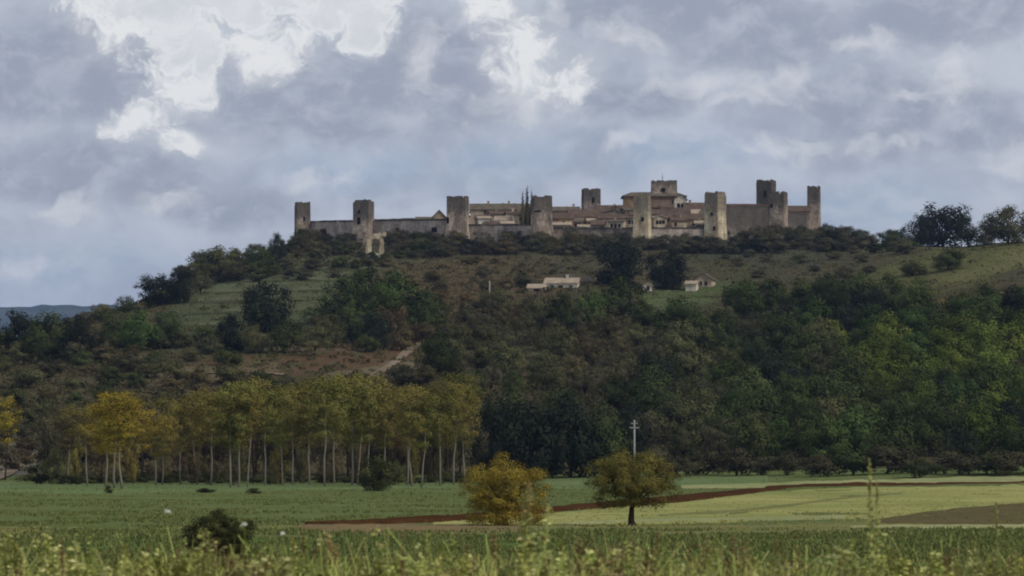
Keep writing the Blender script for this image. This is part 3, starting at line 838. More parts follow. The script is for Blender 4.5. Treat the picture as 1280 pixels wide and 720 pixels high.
for i,(px,b,h,w_,mt,lb) in enumerate([
 (428,402,62,64,'oak','left uppermost green tree in the clump below the ruined archway'),
 (462,390,60,66,'oak','green tree topping the clump directly below the ruined archway'),
 (494,402,70,70,'green','tall full green tree in the middle of the clump below the archway'),
 (522,418,60,64,'oak','green tree at the right edge of the clump below the archway'),
 (440,428,54,58,'oak','dull dark tree low in the left half of the clump below the archway'),
 (472,434,52,50,'dark','darkest low tree in the clump below the archway'),
 (498,430,56,46,'rust','reddish brown half-bare tree in front of the green clump'),
 (414,434,46,46,'olive','olive tree at the lower left corner of the green clump'),
 (537,402,44,36,'oak','small dull tree closing the right end of the green clump')]):
    T('oak_tree','airy' if mt in('rust','olive') else 'oak',i,px,b,h,w_,mt,lb,group=G1)
for i,(px,b,h,w_,mt,lb) in enumerate([
 (-25,452,68,70,'oak','dark tree cut by the left picture edge under the blue hills'),
 (20,446,62,66,'dark','first dark round tree from the left below the blue hills'),
 (62,452,66,70,'oak','second dark round tree from the left below the blue hills'),
 (97,450,60,56,'dark','darkest round tree beside the half-hidden stone hut'),
 (145,436,54,50,'oak','green tree between the stone hut and the pale shed'),
 (176,438,54,58,'green','broad green tree rising over the pale shed'),
 (206,436,50,48,'oak','green tree right of the pale shed at the edge of the terraces'),
 (126,402,24,36,'olive','small olive tree on the ridge left of the big evergreens'),
 (156,392,24,30,'oak','small dark tree on the ridge touching the big evergreens'),
 (104,408,20,26,'grey','low grey tree where the ridge meets the blue hills')]):
    T('oak_tree','oak',i+1,px,b,h,w_,mt,lb,group=G1)
T('round_bush','bush',0,19,446,15,26,'lime','bright yellow-green bush between the dark trees at the far left','bush',G1)

G2 = 'trees around the farmhouses'
for i,(nm,sh,px,b,h,w_,mt,lb) in enumerate([
 ('evergreen_tree','dense',774,358,62,76,'dark','blackish broad evergreen between the long farmhouse and the walls'),
 ('evergreen_tree','dense',833,361,54,60,'dark','dark green round tree right of the blackish broad evergreen'),
 ('oak_tree','oak',776,404,62,68,'oak','mid green round tree standing in front of the blackish evergreen'),
 ('oak_tree','oak',702,416,54,54,'oak','dull green tree below the long farmhouse'),
 ('oak_tree','oak',672,410,42,46,'olive','smaller olive tree below the left end of the farmhouse'),
 ('oak_tree','oak',736,414,56,52,'green','green tree below the right end of the long farmhouse'),
 ('oak_tree','airy',650,404,30,30,'brown','thin brown tree beside the low shed'),
 ('oak_tree','oak',552,476,66,64,'oak','dark round tree at the right end of the bare brown field'),
 ('oak_tree','airy',530,470,44,34,'olive','thin olive tree beside the dark one at the end of the brown field'),
 ('oak_tree','oak',805,408,34,36,'oak','low round tree right of the mid green one'),
 ('evergreen_tree','dense',822,508,78,78,'dark','dark round evergreen above the centre of the wood')]):
    T(nm,sh,i,px,b,h,w_,mt,lb,group=G2)

G3 = 'trees of the right-hand rise'
for i,(nm,sh,px,b,h,w_,mt,lb) in enumerate([
 ('oak_tree','dense',1180,309,60,88,'dark','large spreading dark oak on the skyline of the rise right of the town'),
 ('oak_tree','dense',1122,308,26,40,'dark','low dark bushy tree left of the large skyline oak'),
 ('oak_tree','dense',1152,308,42,48,'dark','dark tree leaning on the left side of the large skyline oak'),
 ('oak_tree','oak',1208,309,40,40,'dark','dark tree under the right side of the large skyline oak'),
 ('oak_tree','oak',1262,305,52,68,'grey','grey-brown half-bare tree at the right end of the skyline'),
 ('oak_tree','oak',1238,306,36,44,'grey','smaller grey-brown tree between the skyline oak and the half-bare tree'),
 ('oak_tree','oak',1300,304,46,56,'grey','grey-brown tree cut by the right picture edge on the skyline'),
 ('oak_tree','oak',1186,338,29,46,'oak','lone dark bush-like tree on the meadow below the skyline oak'),
 ('oak_tree','oak',1140,345,22,40,'olive','low olive tree left of the lone dark one on the meadow'),
 ('round_bush','bush',1178,404,36,40,'weed_brown','pale grey-green round shrub in the upper row of the wood'),
 ('round_bush','bush',1256,378,17,24,'weed_brown','small pale shrub near the right edge above the wood'),
 ('oak_tree','oak',1272,398,44,52,'green','green tree at the right edge under the small pale shrub'),
 ('oak_tree','oak',1232,392,40,48,'oak','dark green tree just left of the small pale shrub')]):
    T(nm,sh,i,px,b,h,w_,mt,lb,'bush' if nm=='round_bush' else 'tree',G3)
for i,(px,b,h,w_,mt,lb) in enumerate([
 (930,398,54,60,'green','first full green tree in the top row of the wood'),
 (962,388,44,54,'oak','dull tree second in the top row of the wood'),
 (998,394,50,60,'oak','dark olive tree third in the top row of the wood'),
 (1038,396,58,62,'oak','tall dull green tree in the middle of the top row'),
 (1076,394,60,64,'oak','tallest brown-green tree in the top row of the wood'),
 (1112,398,58,60,'oak','dark round tree right of the tallest in the top row'),
 (1146,402,60,56,'oak','last dark tree of the top row beside the pale round shrub'),
 (1206,412,50,56,'green','fresh green tree right of the pale round shrub'),
 (1060,424,50,60,'dark','dark tree in the second row under the tallest'),
 (985,428,52,60,'dark','dark tree in the second row under the dark olive one')]):
    T('oak_tree','oak',i,px,b,h,w_,mt,lb,group=G3)

G4 = 'dark trees right of the poplar grove'
for i,(sh,px,b,h,w_,mt,lb) in enumerate([
 ('dense',618,594,110,66,'dark','tall dark tree touching the right end of the poplar grove'),
 ('dense',664,598,112,96,'dark','broad dark tree rising behind the orange bush'),
 ('dense',716,597,112,100,'dark','widest dark tree between the orange bush and the utility pole'),
 ('oak',752,596,96,70,'oak','dark tree right behind the utility pole'),
 ('oak',640,560,74,70,'oak','dull green tree peering over the broad dark one'),
 ('oak',700,545,66,70,'oak','dull green tree peering over the widest dark one')]):
    T('evergreen_tree' if sh=='dense' else 'oak_tree',sh,i,px,b,h,w_,mt,lb,group=G4)

# ------------------------------------------------------------------ poplar grove
POP = [(84,606,92,'brown'),(108,608,108,'poplar'),(132,609,120,'yellow'),(146,611,122,'yellow'),(156,611,118,'yellow'),(192,607,98,'yellow'),(204,607,100,'poplar'),(224,606,116,'poplar'),
 (250,606,122,'poplar'),(264,607,130,'poplar'),(288,610,134,'poplar_green'),(298,610,142,'poplar_green'),(309,610,136,'poplar'),(330,607,134,'poplar'),(350,608,132,'poplar_green'),(368,606,128,'poplar'),
 (388,606,136,'poplar'),(403,608,134,'poplar_green'),(417,606,138,'poplar_green'),(437,607,136,'poplar_green'),(444,606,130,'poplar'),(462,606,136,'poplar_green'),(484,606,128,'poplar'),(506,607,122,'poplar'),
 (515,609,128,'poplar'),(526,609,130,'poplar_green'),(549,608,130,'poplar_green'),(566,606,124,'poplar'),(582,605,116,'poplar')]
fr = random.Random(12)
colw = {'yellow':'bright yellow','poplar':'dull yellow','poplar_green':'green-yellow','brown':'brownish'}
for i,(px,b,h,mt) in enumerate(POP):
    h *= fr.uniform(.90, 1.06); px += fr.uniform(-3, 3)
    wf = 1.6 if mt == 'yellow' else fr.uniform(1.05,1.4)
    if px < 100: where = 'at the left end of the grove'
    elif px < 240: where = 'in the lower left part of the grove'
    elif px < 340: where = 'in the tall middle of the grove'
    elif px < 470: where = 'in the grove left of the small dark tree'
    else: where = 'at the right end of the grove'
    t_ = T('poplar_tree','poplar',i,px,b,h,h*wf,mt,f'{colw[mt]} poplar with pale trunk {where}',group='poplars of the grove',bark='pale_bark')
    t_.rotation_euler = (R(fr.uniform(-1.2,1.2)), R(fr.uniform(-2.6,2.6)), fr.uniform(0,6.28))
for i in range(24):
    px = 100 + i*20.6 + fr.uniform(-9,9); h = 100 if px<230 else fr.uniform(108,136)
    mt = 'yellow' if 120<px<185 else fr.choice(['poplar','poplar','poplar_green'])
    T('poplar_tree','poplar',i+1,px,fr.uniform(598,602),h+fr.uniform(-10,8),(h)*fr.uniform(1.2,1.55),mt,f'{colw[mt]} poplar in the back row of the grove, trunk hidden by the front row',group='poplars of the grove',bark='bark')
T('poplar_tree','poplar',1,6,600,108,128,'yellow','yellow-topped poplar alone at the left picture edge',group='poplars of the grove',bark='bark')
T('poplar_tree','poplar',2,-24,598,100,170,'poplar','dull poplar just beyond the yellow-topped one at the left edge',group='poplars of the grove',bark='bark')
for i in range(30):
    px = 60 + i*18 + fr.uniform(-8,8)
    mt = fr.choice(['brown','brown','grey','rust'])
    T('understory_tree','airy',i,px,fr.uniform(592,599),fr.uniform(70,104),fr.uniform(44,66),mt,f"{ {'brown':'brown','grey':'grey-brown','rust':'reddish brown'}[mt] } half-bare tree in the shade behind the poplar trunks",group='low trees behind the poplars')
for i in range(22):
    px = 75 + i*23 + fr.uniform(-9,9)
    mt = fr.choice(['brown','olive','brown','poplar'])
    T('understory_tree','airy',i+2,px,fr.uniform(603,607),fr.uniform(30,64),fr.uniform(22,36),mt,f"thin {'yellowish' if mt=='poplar' else ('olive' if mt=='olive' else 'brown')} sapling growing among the pale poplar trunks",group='saplings among the poplars')
for i in range(26):
    px = 85 + i*19.5 + fr.uniform(-6,6)
    T('dark_shrub','bush',i,px,604+fr.uniform(-1,1),fr.uniform(10,20),fr.uniform(24,36),'bramble','low dark shrub in the line along the foot of the poplars','shrub','shrubs at the foot of the poplars')
T('dark_shrub','bush',1,50,605,30,60,'bramble','wide dark bramble left of the poplar grove by the pale track','shrub')
T('dark_shrub','bush',2,88,606,16,34,'bramble','low dark bramble trailing right of the wide one','shrub')
T('dark_shrub','bush',3,318,617,9,22,'bramble','small dark clump in the field in front of the poplars','shrub')
T('dark_shrub','bush',0,257,616,8,30,'bramble','flat dark clump in the field left of the small one','shrub')
T('dark_shrub','bush',3,136,617,13,12,'bramble','tiny dark clump at the foot of the yellow poplars','shrub')
T('small_tree','dense',1,470,614,50,54,'bramble','small dark round tree on a short trunk in front of the poplars',trunk='oak')

# ------------------------------------------------------------------ the two field trees and the near bush
def special(name, lobes, n, leaf, px, base, h, w_, mat, limb, bark, label, cat):
    p = ground_at(px, base); s = p.y / FPX; p.z -= .05
    root = empty(name, p, 0); tag(root, label, cat)
    c = link('crown', crown_mesh('crown', 77 + n, lobes, n, leaf), root, M[mat]); t_ = link('trunk', limb, root, M[bark])
    root.scale = (w_ * s, w_ * s, h * s)
special('round_tree', round_lobes(501, 150, .47, .50, .50, .055, .12, .55, flatb=.96) + [(.36*math.cos(q*.6), .36*math.sin(q*.6), .10, .11) for q in range(11)] + [(.36*math.cos(q*.63), .36*math.sin(q*.63), .68, .11) for q in range(10)] + [(.48*math.cos(q*1.9), .48*math.sin(q*1.9), .20 + .42*((q*.37)%1), .06) for q in range(16)], 30000, .0100, 632, 658, 97, 118, 'orange', limb_mesh('trunk', 502, .3, .035, 10, .3, .03), 'bark',
        'round orange-brown tree with leaves down to the ground in the open field', 'tree')
lob = round_lobes(511, 96, .60, .51, .37, .06, .12, .45) + [(-.30,.0,.30,.09),(-.22,-.05,.27,.08),(-.34,.1,.26,.07),(-.15,-.15,.30,.09),(.1,.1,.30,.09),(.28,.1,.28,.08),(.0,-.2,.32,.09),(-.40,.05,.34,.08),(-.36,-.1,.40,.09),(.34,.0,.32,.08),(.42,.05,.38,.08),(.2,-.1,.28,.07),(-.12,.1,.27,.06)]
lob += [(.52*math.cos(q*1.7), .52*math.sin(q*1.7), .42 + .40*((q*.41)%1), .055) for q in range(18)] + [(.18*math.cos(q*2.1), .18*math.sin(q*2.1), .93 + .04*(q%2), .05) for q in range(6)]
lob += [(.33*math.cos(q*.52), .33*math.sin(q*.52), .74 + .05*(q%3), .11) for q in range(12)] + [(.17*math.cos(q*1.05), .17*math.sin(q*1.05), .88, .09) for q in range(6)] + [(.42*math.cos(q*.63), .42*math.sin(q*.63), .56, .10) for q in range(10)]
special('field_tree', lob, 30000, .0098, 791, 658, 99, 114, 'lonely', limb_mesh('trunk', 513, .40, .040, 14, .36, .02), 'bark',
        'brown-green tree on a dark trunk in front of the concrete pole', 'tree')
p = ground_at(274, 697); s = p.y / FPX
root = empty('bramble_bush', p); tag(root, 'dark bramble bush in the near field behind the pale weeds', 'bush')
link('foliage', crown_mesh('foliage', 521, round_lobes(522, 70, .44, .52, .52, .08, .17, .5, flatb=.8), 26000, .0125), root, M['bramble'])
link('stem', limb_mesh('stem', 523, .3, .02, 9, .35, .05), root, M['bark']); root.scale = (94*s, 94*s, 64*s)

# three pointed cypresses in the town
for px, top, w_, lb in ((653.5,237,11,'left and shortest of three pointed cypresses beside the flat-topped tower'),(659,230.5,13,'middle and tallest of three pointed cypresses beside the flat-topped tower'),(664.5,236,11,'right one of three pointed cypresses, half behind the flat-topped tower')):
    Y = 1362; z = tz(xpx(px,Y),Y); s = Y/FPX; h = zrow(top,Y) - z
    tree('cypress','cypress',0,(xpx(px,Y),Y,z-.2),h,w_*s*2.7,'brown',lb,'tree','three cypresses')

# ------------------------------------------------------------------ woods: every crown its own tree
def scatter(box, dist, n, seed, keep=None):
    g = random.Random(seed); out = []
    x0, x1, y0, y1 = box
    for _ in range(n * 30):
        x, y = g.uniform(x0, x1), g.uniform(y0, y1)
        if keep and not keep(x, y): continue
        if all(((x - a) / dist) ** 2 + ((y - b) / (dist * .5)) ** 2 > 1 for a, b in out):
            out.append((x, y))
            if len(out) >= n: break
    return sorted(out, key=lambda p: p[1])
words_ = {'oak':'dull green','dark':'blackish green','green':'green','olive':'olive','lime':'yellow-green','brown':'brown half-bare','grey':'grey-brown','rust':'reddish'}
def wood(box, dist, n, seed, mats, hs, ws, phrase, group, keep=None, name='woodland_tree', cat='tree'):
    g = random.Random(seed)
    for i, (px, b) in enumerate(scatter(box, dist, n, seed, keep)):
        mt = g.choice(mats); h = g.uniform(*hs); wd = h * g.uniform(*ws)
        sh = 'bush' if cat == 'shrub' else ('airy' if mt in ('brown','grey','rust') else g.choice(['oak','oak','dense']))
        size = 'small' if h < hs[0] + .33 * (hs[1]-hs[0]) else ('large' if h > hs[0] + .67 * (hs[1]-hs[0]) else 'middle-sized')
        T(name, sh, g.randrange(8), px, b, h, wd, mt, f'{size} {words_[mt]} {cat} {phrase}', cat, group)
wood((1035,1330,438,512),34,34,31,['lime','lime','lime','green','oak'],(40,58),(1.0,1.35),'in the brighter upper part of the wood on the right','trees of the bright upper wood', lambda x,y: y < 512-(1160-x)*.1)
wood((905,1330,500,586),36,44,32,['oak','oak','green','dark','green','lime'],(46,72),(.9,1.25),'in the dark lower part of the wood on the right','trees of the dark lower wood', lambda x,y: y < 578 + (x-905)*.02)
wood((842,1040,424,575),36,44,33,['olive','olive','oak','grey','oak','green'],(38,60),(.95,1.3),'in the brownish part of the wood above the field tree','trees of the brownish wood')
wood((1060,1330,402,446),34,16,34,['oak','green','dark','green'],(40,54),(1.,1.3),'under the top row of the wood on the right','trees under the top row')
wood((560,845,418,500),34,44,35,['olive','oak','brown','olive','grey'],(28,48),(1.0,1.4),'on the middle slope between the farmhouse and the dark trees','trees of the middle slope')
wood((745,850,500,580),34,14,36,['oak','dark','grey','oak'],(44,66),(.95,1.2),'at the wood edge behind the utility pole','trees at the wood edge')
wood((845,1340,592,598),24,40,37,['grey','grey','grey','oak'],(28,44),(1.3,1.9),'in the scrubby hedge along the foot of the wood','hedge shrubs at the foot of the wood', name='hedge_shrub', cat='shrub')
wood((-60,300,452,530),30,52,38,['brown','olive','grey','brown','oak'],(18,34),(1.1,1.6),'on the brown slope behind the left half of the poplars','shrubs of the brown slope', lambda x,y: y > 470 or x < 160, name='slope_shrub', cat='shrub')
wood((-60,110,520,592),30,18,39,['brown','olive','grey'],(22,40),(1.1,1.6),'by the pale track left of the poplar grove','shrubs by the pale track', name='slope_shrub', cat='shrub')
wood((300,600,478,560),30,26,43,['brown','grey','oak'],(24,40),(1.1,1.5),'just above the poplar crowns under the bare field','shrubs above the poplars', name='slope_shrub', cat='shrub')
wood((366,560,302,324),9,44,40,['grey','grey','oak','brown'],(13,24),(1.1,1.7),'in the thicket under the left three towers','thicket under the walls', lambda x,y: not (440 < x < 494 and y > 302), name='thicket_shrub', cat='shrub')
wood((448,490,322,334),10,7,61,['grey','oak','brown'],(9,15),(1.2,1.8),'on the bank at the foot of the ruined archway','shrubs by the ruined archway', name='thicket_shrub', cat='shrub')
wood((552,800,299,320),9,56,41,['grey','grey','dark','brown'],(13,24),(1.1,1.7),'in the thicket under the middle towers','thicket under the walls', name='thicket_shrub', cat='shrub')
wood((800,1062,298,318),9,56,42,['grey','grey','dark','grey'],(13,24),(1.1,1.7),'in the thicket under the towers right of the sandy one','thicket under the walls', name='thicket_shrub', cat='shrub')
wood((1055,1135,304,318),13,12,62,['grey','dark','oak','grey'],(12,24),(1.1,1.7),'on the saddle between the town and the skyline oak','shrubs of the saddle', name='thicket_shrub', cat='shrub')
wood((985,1062,300,306),10,10,44,['grey','dark'],(18,24),(.9,1.3),'in the rounded hedge below the slim end tower','hedge below the end tower', name='thicket_shrub', cat='shrub')
wood((560,900,324,346),24,9,45,['grey','brown','olive'],(8,14),(1.2,1.9),'on the rough ground between the farmhouses and the walls','shrubs above the farmhouses', name='slope_shrub', cat='shrub')
wood((900,1110,322,372),22,15,46,['grey','olive','grey','oak'],(9,18),(1.2,1.9),'on the rough slope right of the small farmhouse','shrubs below the right walls', name='slope_shrub', cat='shrub')
wood((540,660,345,420),22,20,47,['brown','rust','grey','brown'],(10,20),(1.2,1.8),'around the pale bare pole on the brown slope','shrubs around the bare pole', name='slope_shrub', cat='shrub')
wood((230,460,332,352),14,18,48,['grey','oak','grey'],(12,22),(1.2,1.8),'on the slope under the leftmost tower','shrubs under the leftmost tower', name='slope_shrub', cat='shrub')

wood((395,552,404,442),26,26,49,['oak','olive','green','grey','brown'],(20,36),(1.1,1.6),'filling the clump below the ruined archway','undergrowth below the archway', name='slope_shrub', cat='shrub')
wood((100,300,428,458),26,26,50,['brown','olive','grey','oak'],(16,30),(1.1,1.7),'along the foot of the terraced grass','shrubs below the terraces', name='slope_shrub', cat='shrub')
wood((225,345,322,352),18,18,51,['grey','oak','olive'],(14,26),(1.1,1.6),'on the skyline shoulder left of the leftmost tower','shrubs of the skyline shoulder', name='slope_shrub', cat='shrub')
wood((545,740,395,440),28,22,52,['brown','olive','oak','grey'],(22,40),(1.0,1.4),'under the long farmhouse and the bare pole','trees under the farmhouse')
def hill_path(pts, width, mat):
    P3 = []
    for k in range(len(pts) - 1):
        for q in range(14): P3.append(ground_at(pts[k][0] + (pts[k+1][0] - pts[k][0]) * q / 14, pts[k][1] + (pts[k+1][1] - pts[k][1]) * q / 14))
    A = np.array([tuple(p) for p in P3]); ker = np.ones(7) / 7
    for c in (0, 1): A[3:-3, c] = np.convolve(A[:, c], ker, 'valid')
    d = np.gradient(A[:, :2], axis=0); d /= np.linalg.norm(d, axis=1)[:, None] + 1e-9; nrm = np.stack([-d[:, 1], d[:, 0]], 1)
    G = np.zeros((5, len(A), 3))
    for r_ in range(5):
        off = (r_ / 4 - .5) * width * (1 + .35 * fbm(np.arange(len(A)) / 3.0, np.full(len(A), r_ * 1.7), 12, 2))
        G[r_, :, 0] = A[:, 0] + nrm[:, 0] * off; G[r_, :, 1] = A[:, 1] + nrm[:, 1] * off
    G[:, :, 2] = terrain(G[:, :, 0], G[:, :, 1]) + .28
    o = link('path', grid_mesh('path', G), None, mat); tag(o, kind='structure')
F['path'] = field_mat('pale_earth_path', (.19,.145,.095), (.27,.215,.15), (.15,.12,.075), .6)
hill_path([(448,476),(475,468),(498,452),(512,438),(530,429)], 2.4, F['path'])
hill_path([(-10,602),(12,592),(26,577),(44,569),(62,572)], 2.4, F['path'])
hill_path([(200,476),(250,468),(310,466),(360,470)], 1.8, F['path'])
# ------------------------------------------------------------------ scrub and sward (nobody could count them)
def tufts(name, mat, pts, hgt, wid, k, seed, lean=.35, size=None):
    """pts (N,3): k upright leaf blades per point"""
    g = np.random.default_rng(seed); N = len(pts)
    P = np.repeat(pts, k, 0); n = len(P)
    sz = np.repeat(g.uniform(.55, 1.3, N) * (1 if size is None else size), k)
    P = P + np.stack([g.normal(size=n) * wid * .5 * sz, g.normal(size=n) * wid * .5 * sz, np.zeros(n)], 1)
    a = g.uniform(0, 6.283, n); d = np.stack([np.cos(a), np.sin(a), np.zeros(n)], 1)
    h = hgt * sz * g.uniform(.5, 1.1, n); wv = d * (wid * .5 * sz * g.uniform(.4, 1, n))[:, None]
    l = np.stack([g.normal(size=n) * lean * h, g.normal(size=n) * lean * h, h], 1)
    V = np.stack([P - wv * .6 - [0, 0, .05], P + wv * .6 - [0, 0, .05], P + l + wv * .25, P + l - wv * .25], 1)
    tint = np.clip(np.repeat(g.random(N), k) * .6 + g.random(n) * .4, 0, 1)
    o = link(name, quads_mesh(name, V, tint), None, mat); tag(o, kind='stuff'); return o

def scrub(mat, seed, n0, box, skip):
    g = np.random.default_rng(seed); vs = []; tn = []
    for i in range(n0):
        px = g.uniform(box[0], box[1]); row = g.uniform(box[2], box[3])
        if skip and 150 < px < 530 and 425 < row < 478 and g.random() < .85: continue
        if px > 1070 and row < 350 and g.random() < .8: continue
        if 795 < px < 925 and 355 < row < 388 and g.random() < .85: continue
        if 215 < px < 480 and 335 < row < 425 and g.random() < .8: continue
        p = ground_at(px, row)
        if p.y < 650: continue
        r = g.uniform(.3, 1.25) * (1.5 if g.random() < .08 else 1); n = 24
        d = g.normal(size=(n, 3)); d /= np.linalg.norm(d, axis=1)[:, None]; d[:, 2] = np.abs(d[:, 2])
        C = np.array(p) + d * r * np.array([1.3, 1.3, .9])
        q = d + g.normal(size=(n, 3)) * .5; q /= np.linalg.norm(q, axis=1)[:, None]
        a = np.cross(q, g.normal(size=(n, 3))); a /= np.linalg.norm(a, axis=1)[:, None]; b = np.cross(q, a)
        s = r * g.uniform(.22, .42, n)[:, None]
        vs.append(np.stack([C - a*s, C - b*s*.7, C + a*s, C + b*s*.7], 1)); tn.append(np.clip(g.random() * .6 + g.random(n) * .4, 0, 1))
    o = link('scrub', quads_mesh('scrub', np.concatenate(vs), np.concatenate(tn)), None, M[mat]); tag(o, kind='stuff')
scrub('grey', 5, 1900, (-60, 1340, 300, 590), True)
scrub('brown', 6, 3600, (-60, 860, 318, 540), True)
scrub('olive', 7, 1500, (-60, 1340, 318, 560), False)
scrub('brown', 9, 90, (160, 530, 428, 475), False)

def hill_grass():
    g = np.random.default_rng(18); n = 46000
    px = g.uniform(-80, 1360, n); Y = 660 + (1330 - 660) * g.random(n) ** .75
    X = (px - 640) / FPX * Y; Z = terrain(X, Y); row = HOR - (Z - CAMZ) / Y * FPX
    grassy = ((px > 215) & (px < 480) & (row > 335) & (row < 425)) | ((px > 795) & (px < 925) & (row > 355) & (row < 388)) | ((px > 1070) & (row < 352))
    P = np.stack([X, Y, Z], 1); rnd = g.random(n)
    patch = fbm(X / 12, Y / 20, 33, 3)
    bare = (px > 150) & (px < 530) & (row > 425) & (row < 478)
    tufts('grass', M['brown'], P[~grassy & ~bare & (patch > -.1)], .42, .9, 3, 21, .5)
    tufts('grass', M['olive'], P[~grassy & (patch <= -.1) & (rnd < .8)], .40, .9, 3, 22, .5)
    tufts('grass', M['sward'], P[grassy & (rnd < .28)], .22, .8, 3, 23, .5)
    tufts('grass', M['olive'], P[grassy & (rnd > .4)], .24, .8, 3, 24, .5)
hill_grass()

def in_parcel(px, row, keys):
    r = np.zeros(len(px), bool)
    for mt, a, rf, rn in PARCELS:
        if mt in keys: r |= (px > a[0]) & (px < a[-1]) & (row > np.interp(px, a, rf)) & (row < np.interp(px, a, rn))
    return r
def sward():
    g = np.random.default_rng(8); n = 52000
    px = g.uniform(-120, 1400, n); row = 597 + 125 * g.random(n)
    Y = 22770 / (row - HOR); X = (px - 640) / FPX * Y
    Z = terrain(X, Y); row = HOR - (Z - CAMZ) / Y * FPX
    dry = in_parcel(px, row, (F['straw'], F['tan'], F['red'], F['pale']))
    bare = in_parcel(px, row, (F['soil'], F['brown']))
    patch = fbm(X / 9, Y / 14, 91, 3) > -.15
    P = np.stack([X, Y, Z + .03], 1)
    a = ~dry & patch & (~bare | (g.random(n) < .22))
    tufts('grass', M['sward'], P[a], .13, .30, 3, 1)
    m2 = 26000; Y2 = g.uniform(140, 235, m2); X2 = g.uniform(-46, 46, m2)
    tufts('grass', M['sward'], np.stack([X2, Y2, terrain(X2, Y2) + .03], 1)[fbm(X2 / 5, Y2 / 7, 92, 3) > -.2], .20, .30, 3, 5)
    tufts('stubble', M['lawn'], P[dry & patch & (g.random(n) < .5)], .09, .26, 3, 2)
sward()

# ------------------------------------------------------------------ weeds on the bank in front of the camera
def weed_parts(seed, kind):
    g = np.random.default_rng(seed); r = random.Random(seed); V = []; tint = []
    st = MB(); heads = []; tips = []
    nst = {'spire': 1, 'leafy': 4, 'umbel': 1, 'bushy': 9, 'dry': 3}[kind]
    for i in range(nst):
        bx, by = (r.uniform(-.04, .04), r.uniform(-.04, .04)); top = 1.0 if i == 0 else r.uniform(.6, .95)
        sp = {'spire': .03, 'leafy': .12, 'umbel': .1, 'bushy': .26, 'dry': .12}[kind]
        tx, ty = bx + r.uniform(-sp, sp), by + r.uniform(-sp, sp)
        mid = ((bx + tx) / 2 + r.uniform(-.02, .02), (by + ty) / 2, top * .5)
        st.tube([(bx, by, -.05), mid, (tx, ty, top)], [.008, .006, .003], 5)
        tips.append((tx, ty, top))
        n = {'spire': 210, 'leafy': 110, 'umbel': 50, 'bushy': 90, 'dry': 60}[kind]
        for j in range(n):
            t = r.random() ** (.7 if kind in ('spire',) else .9)
            z = .12 * top + t * top * .88
            f = z / top; cx, cy_ = (bx + (tx - bx) * f, by + (ty - by) * f)
            Lf = {'spire': .10 * (1.12 - f) + .016, 'leafy': .105 * (1.2 - f) + .018, 'umbel': .08 * (1 - f) + .01, 'bushy': .065, 'dry': .045}[kind] * r.uniform(.6, 1.2)
            a = r.uniform(0, 6.28); up = r.uniform(.1, 1.0)
            d = Vector((math.cos(a), math.sin(a), up)).normalized(); s = d.cross(Vector((r.uniform(-1, 1), r.uniform(-1, 1), .4))).normalized() * Lf * (.20 if kind != 'bushy' else .26)
            o = Vector((cx, cy_, z)); m_ = o + d * Lf * .5; e = o + d * Lf - Vector((0, 0, Lf * .25))
            V.append([o, m_ + s, e, m_ - s]); tint.append(min(1, max(0, .25 + .5 * f + r.uniform(-.3, .3))))
    if kind in ('umbel', 'dry', 'spire'):
        for (x, y, z) in tips:
            fl = MB(); heads.append(fl)
            m = 26 if kind == 'umbel' else 16
            for j in range(m):
                if kind == 'umbel': o = Vector((x + r.gauss(0, .011), y + r.gauss(0, .011), z + r.gauss(0, .006)))
                else: o = Vector((x + r.gauss(0, .008), y + r.gauss(0, .008), z - r.random() * .18))
                q = (.006 if kind == 'umbel' else .008) * r.uniform(.7, 1.3); Mx = Matrix.Translation(o) @ Matrix.Rotation(r.uniform(0, 3), 4, (r.random(), r.random(), 1))
                fl.box(-q, q, -q, q, -q*.5, q*.5, Mx)
    lv = quads_mesh('leaves', np.array([[tuple(p) for p in q] for q in V]), np.array(tint))
    return st.mesh('stem'), lv, [f.mesh('seed_head') for f in heads]
WEED = {k: [weed_parts(600 + 10*i + j, k) for j in range(3)] for i, k in enumerate(('spire','leafy','umbel','bushy','dry'))}
def weed(kind, var, px, top, Y, label, wide=1.0, mat='weed', head=None, group='weeds along the bank'):
    X = xpx(px, Y); z = tz(X, Y); h = zrow(top, Y) - z
    root = empty('weed', (X, Y, z), random.uniform(0, 6.28)); root.scale = (h*wide, h*wide, h)
    tag(root, label, 'weed', group)
    ws, wl, wh = WEED[kind][var % 3]
    for nm, me, mt in [('stem', ws, M['weed_brown'] if kind == 'dry' else M[mat]), ('leaves', wl, M[mat])] + [('seed_head', q, head or M['weed_brown']) for q in wh]:
        o = bpy.data.objects.new(nm, me); o.parent = root
        if len(me.materials) == 0: me.materials.append(None)
        COL.objects.link(o); o.material_slots[0].link = 'OBJECT'; o.material_slots[0].material = mt
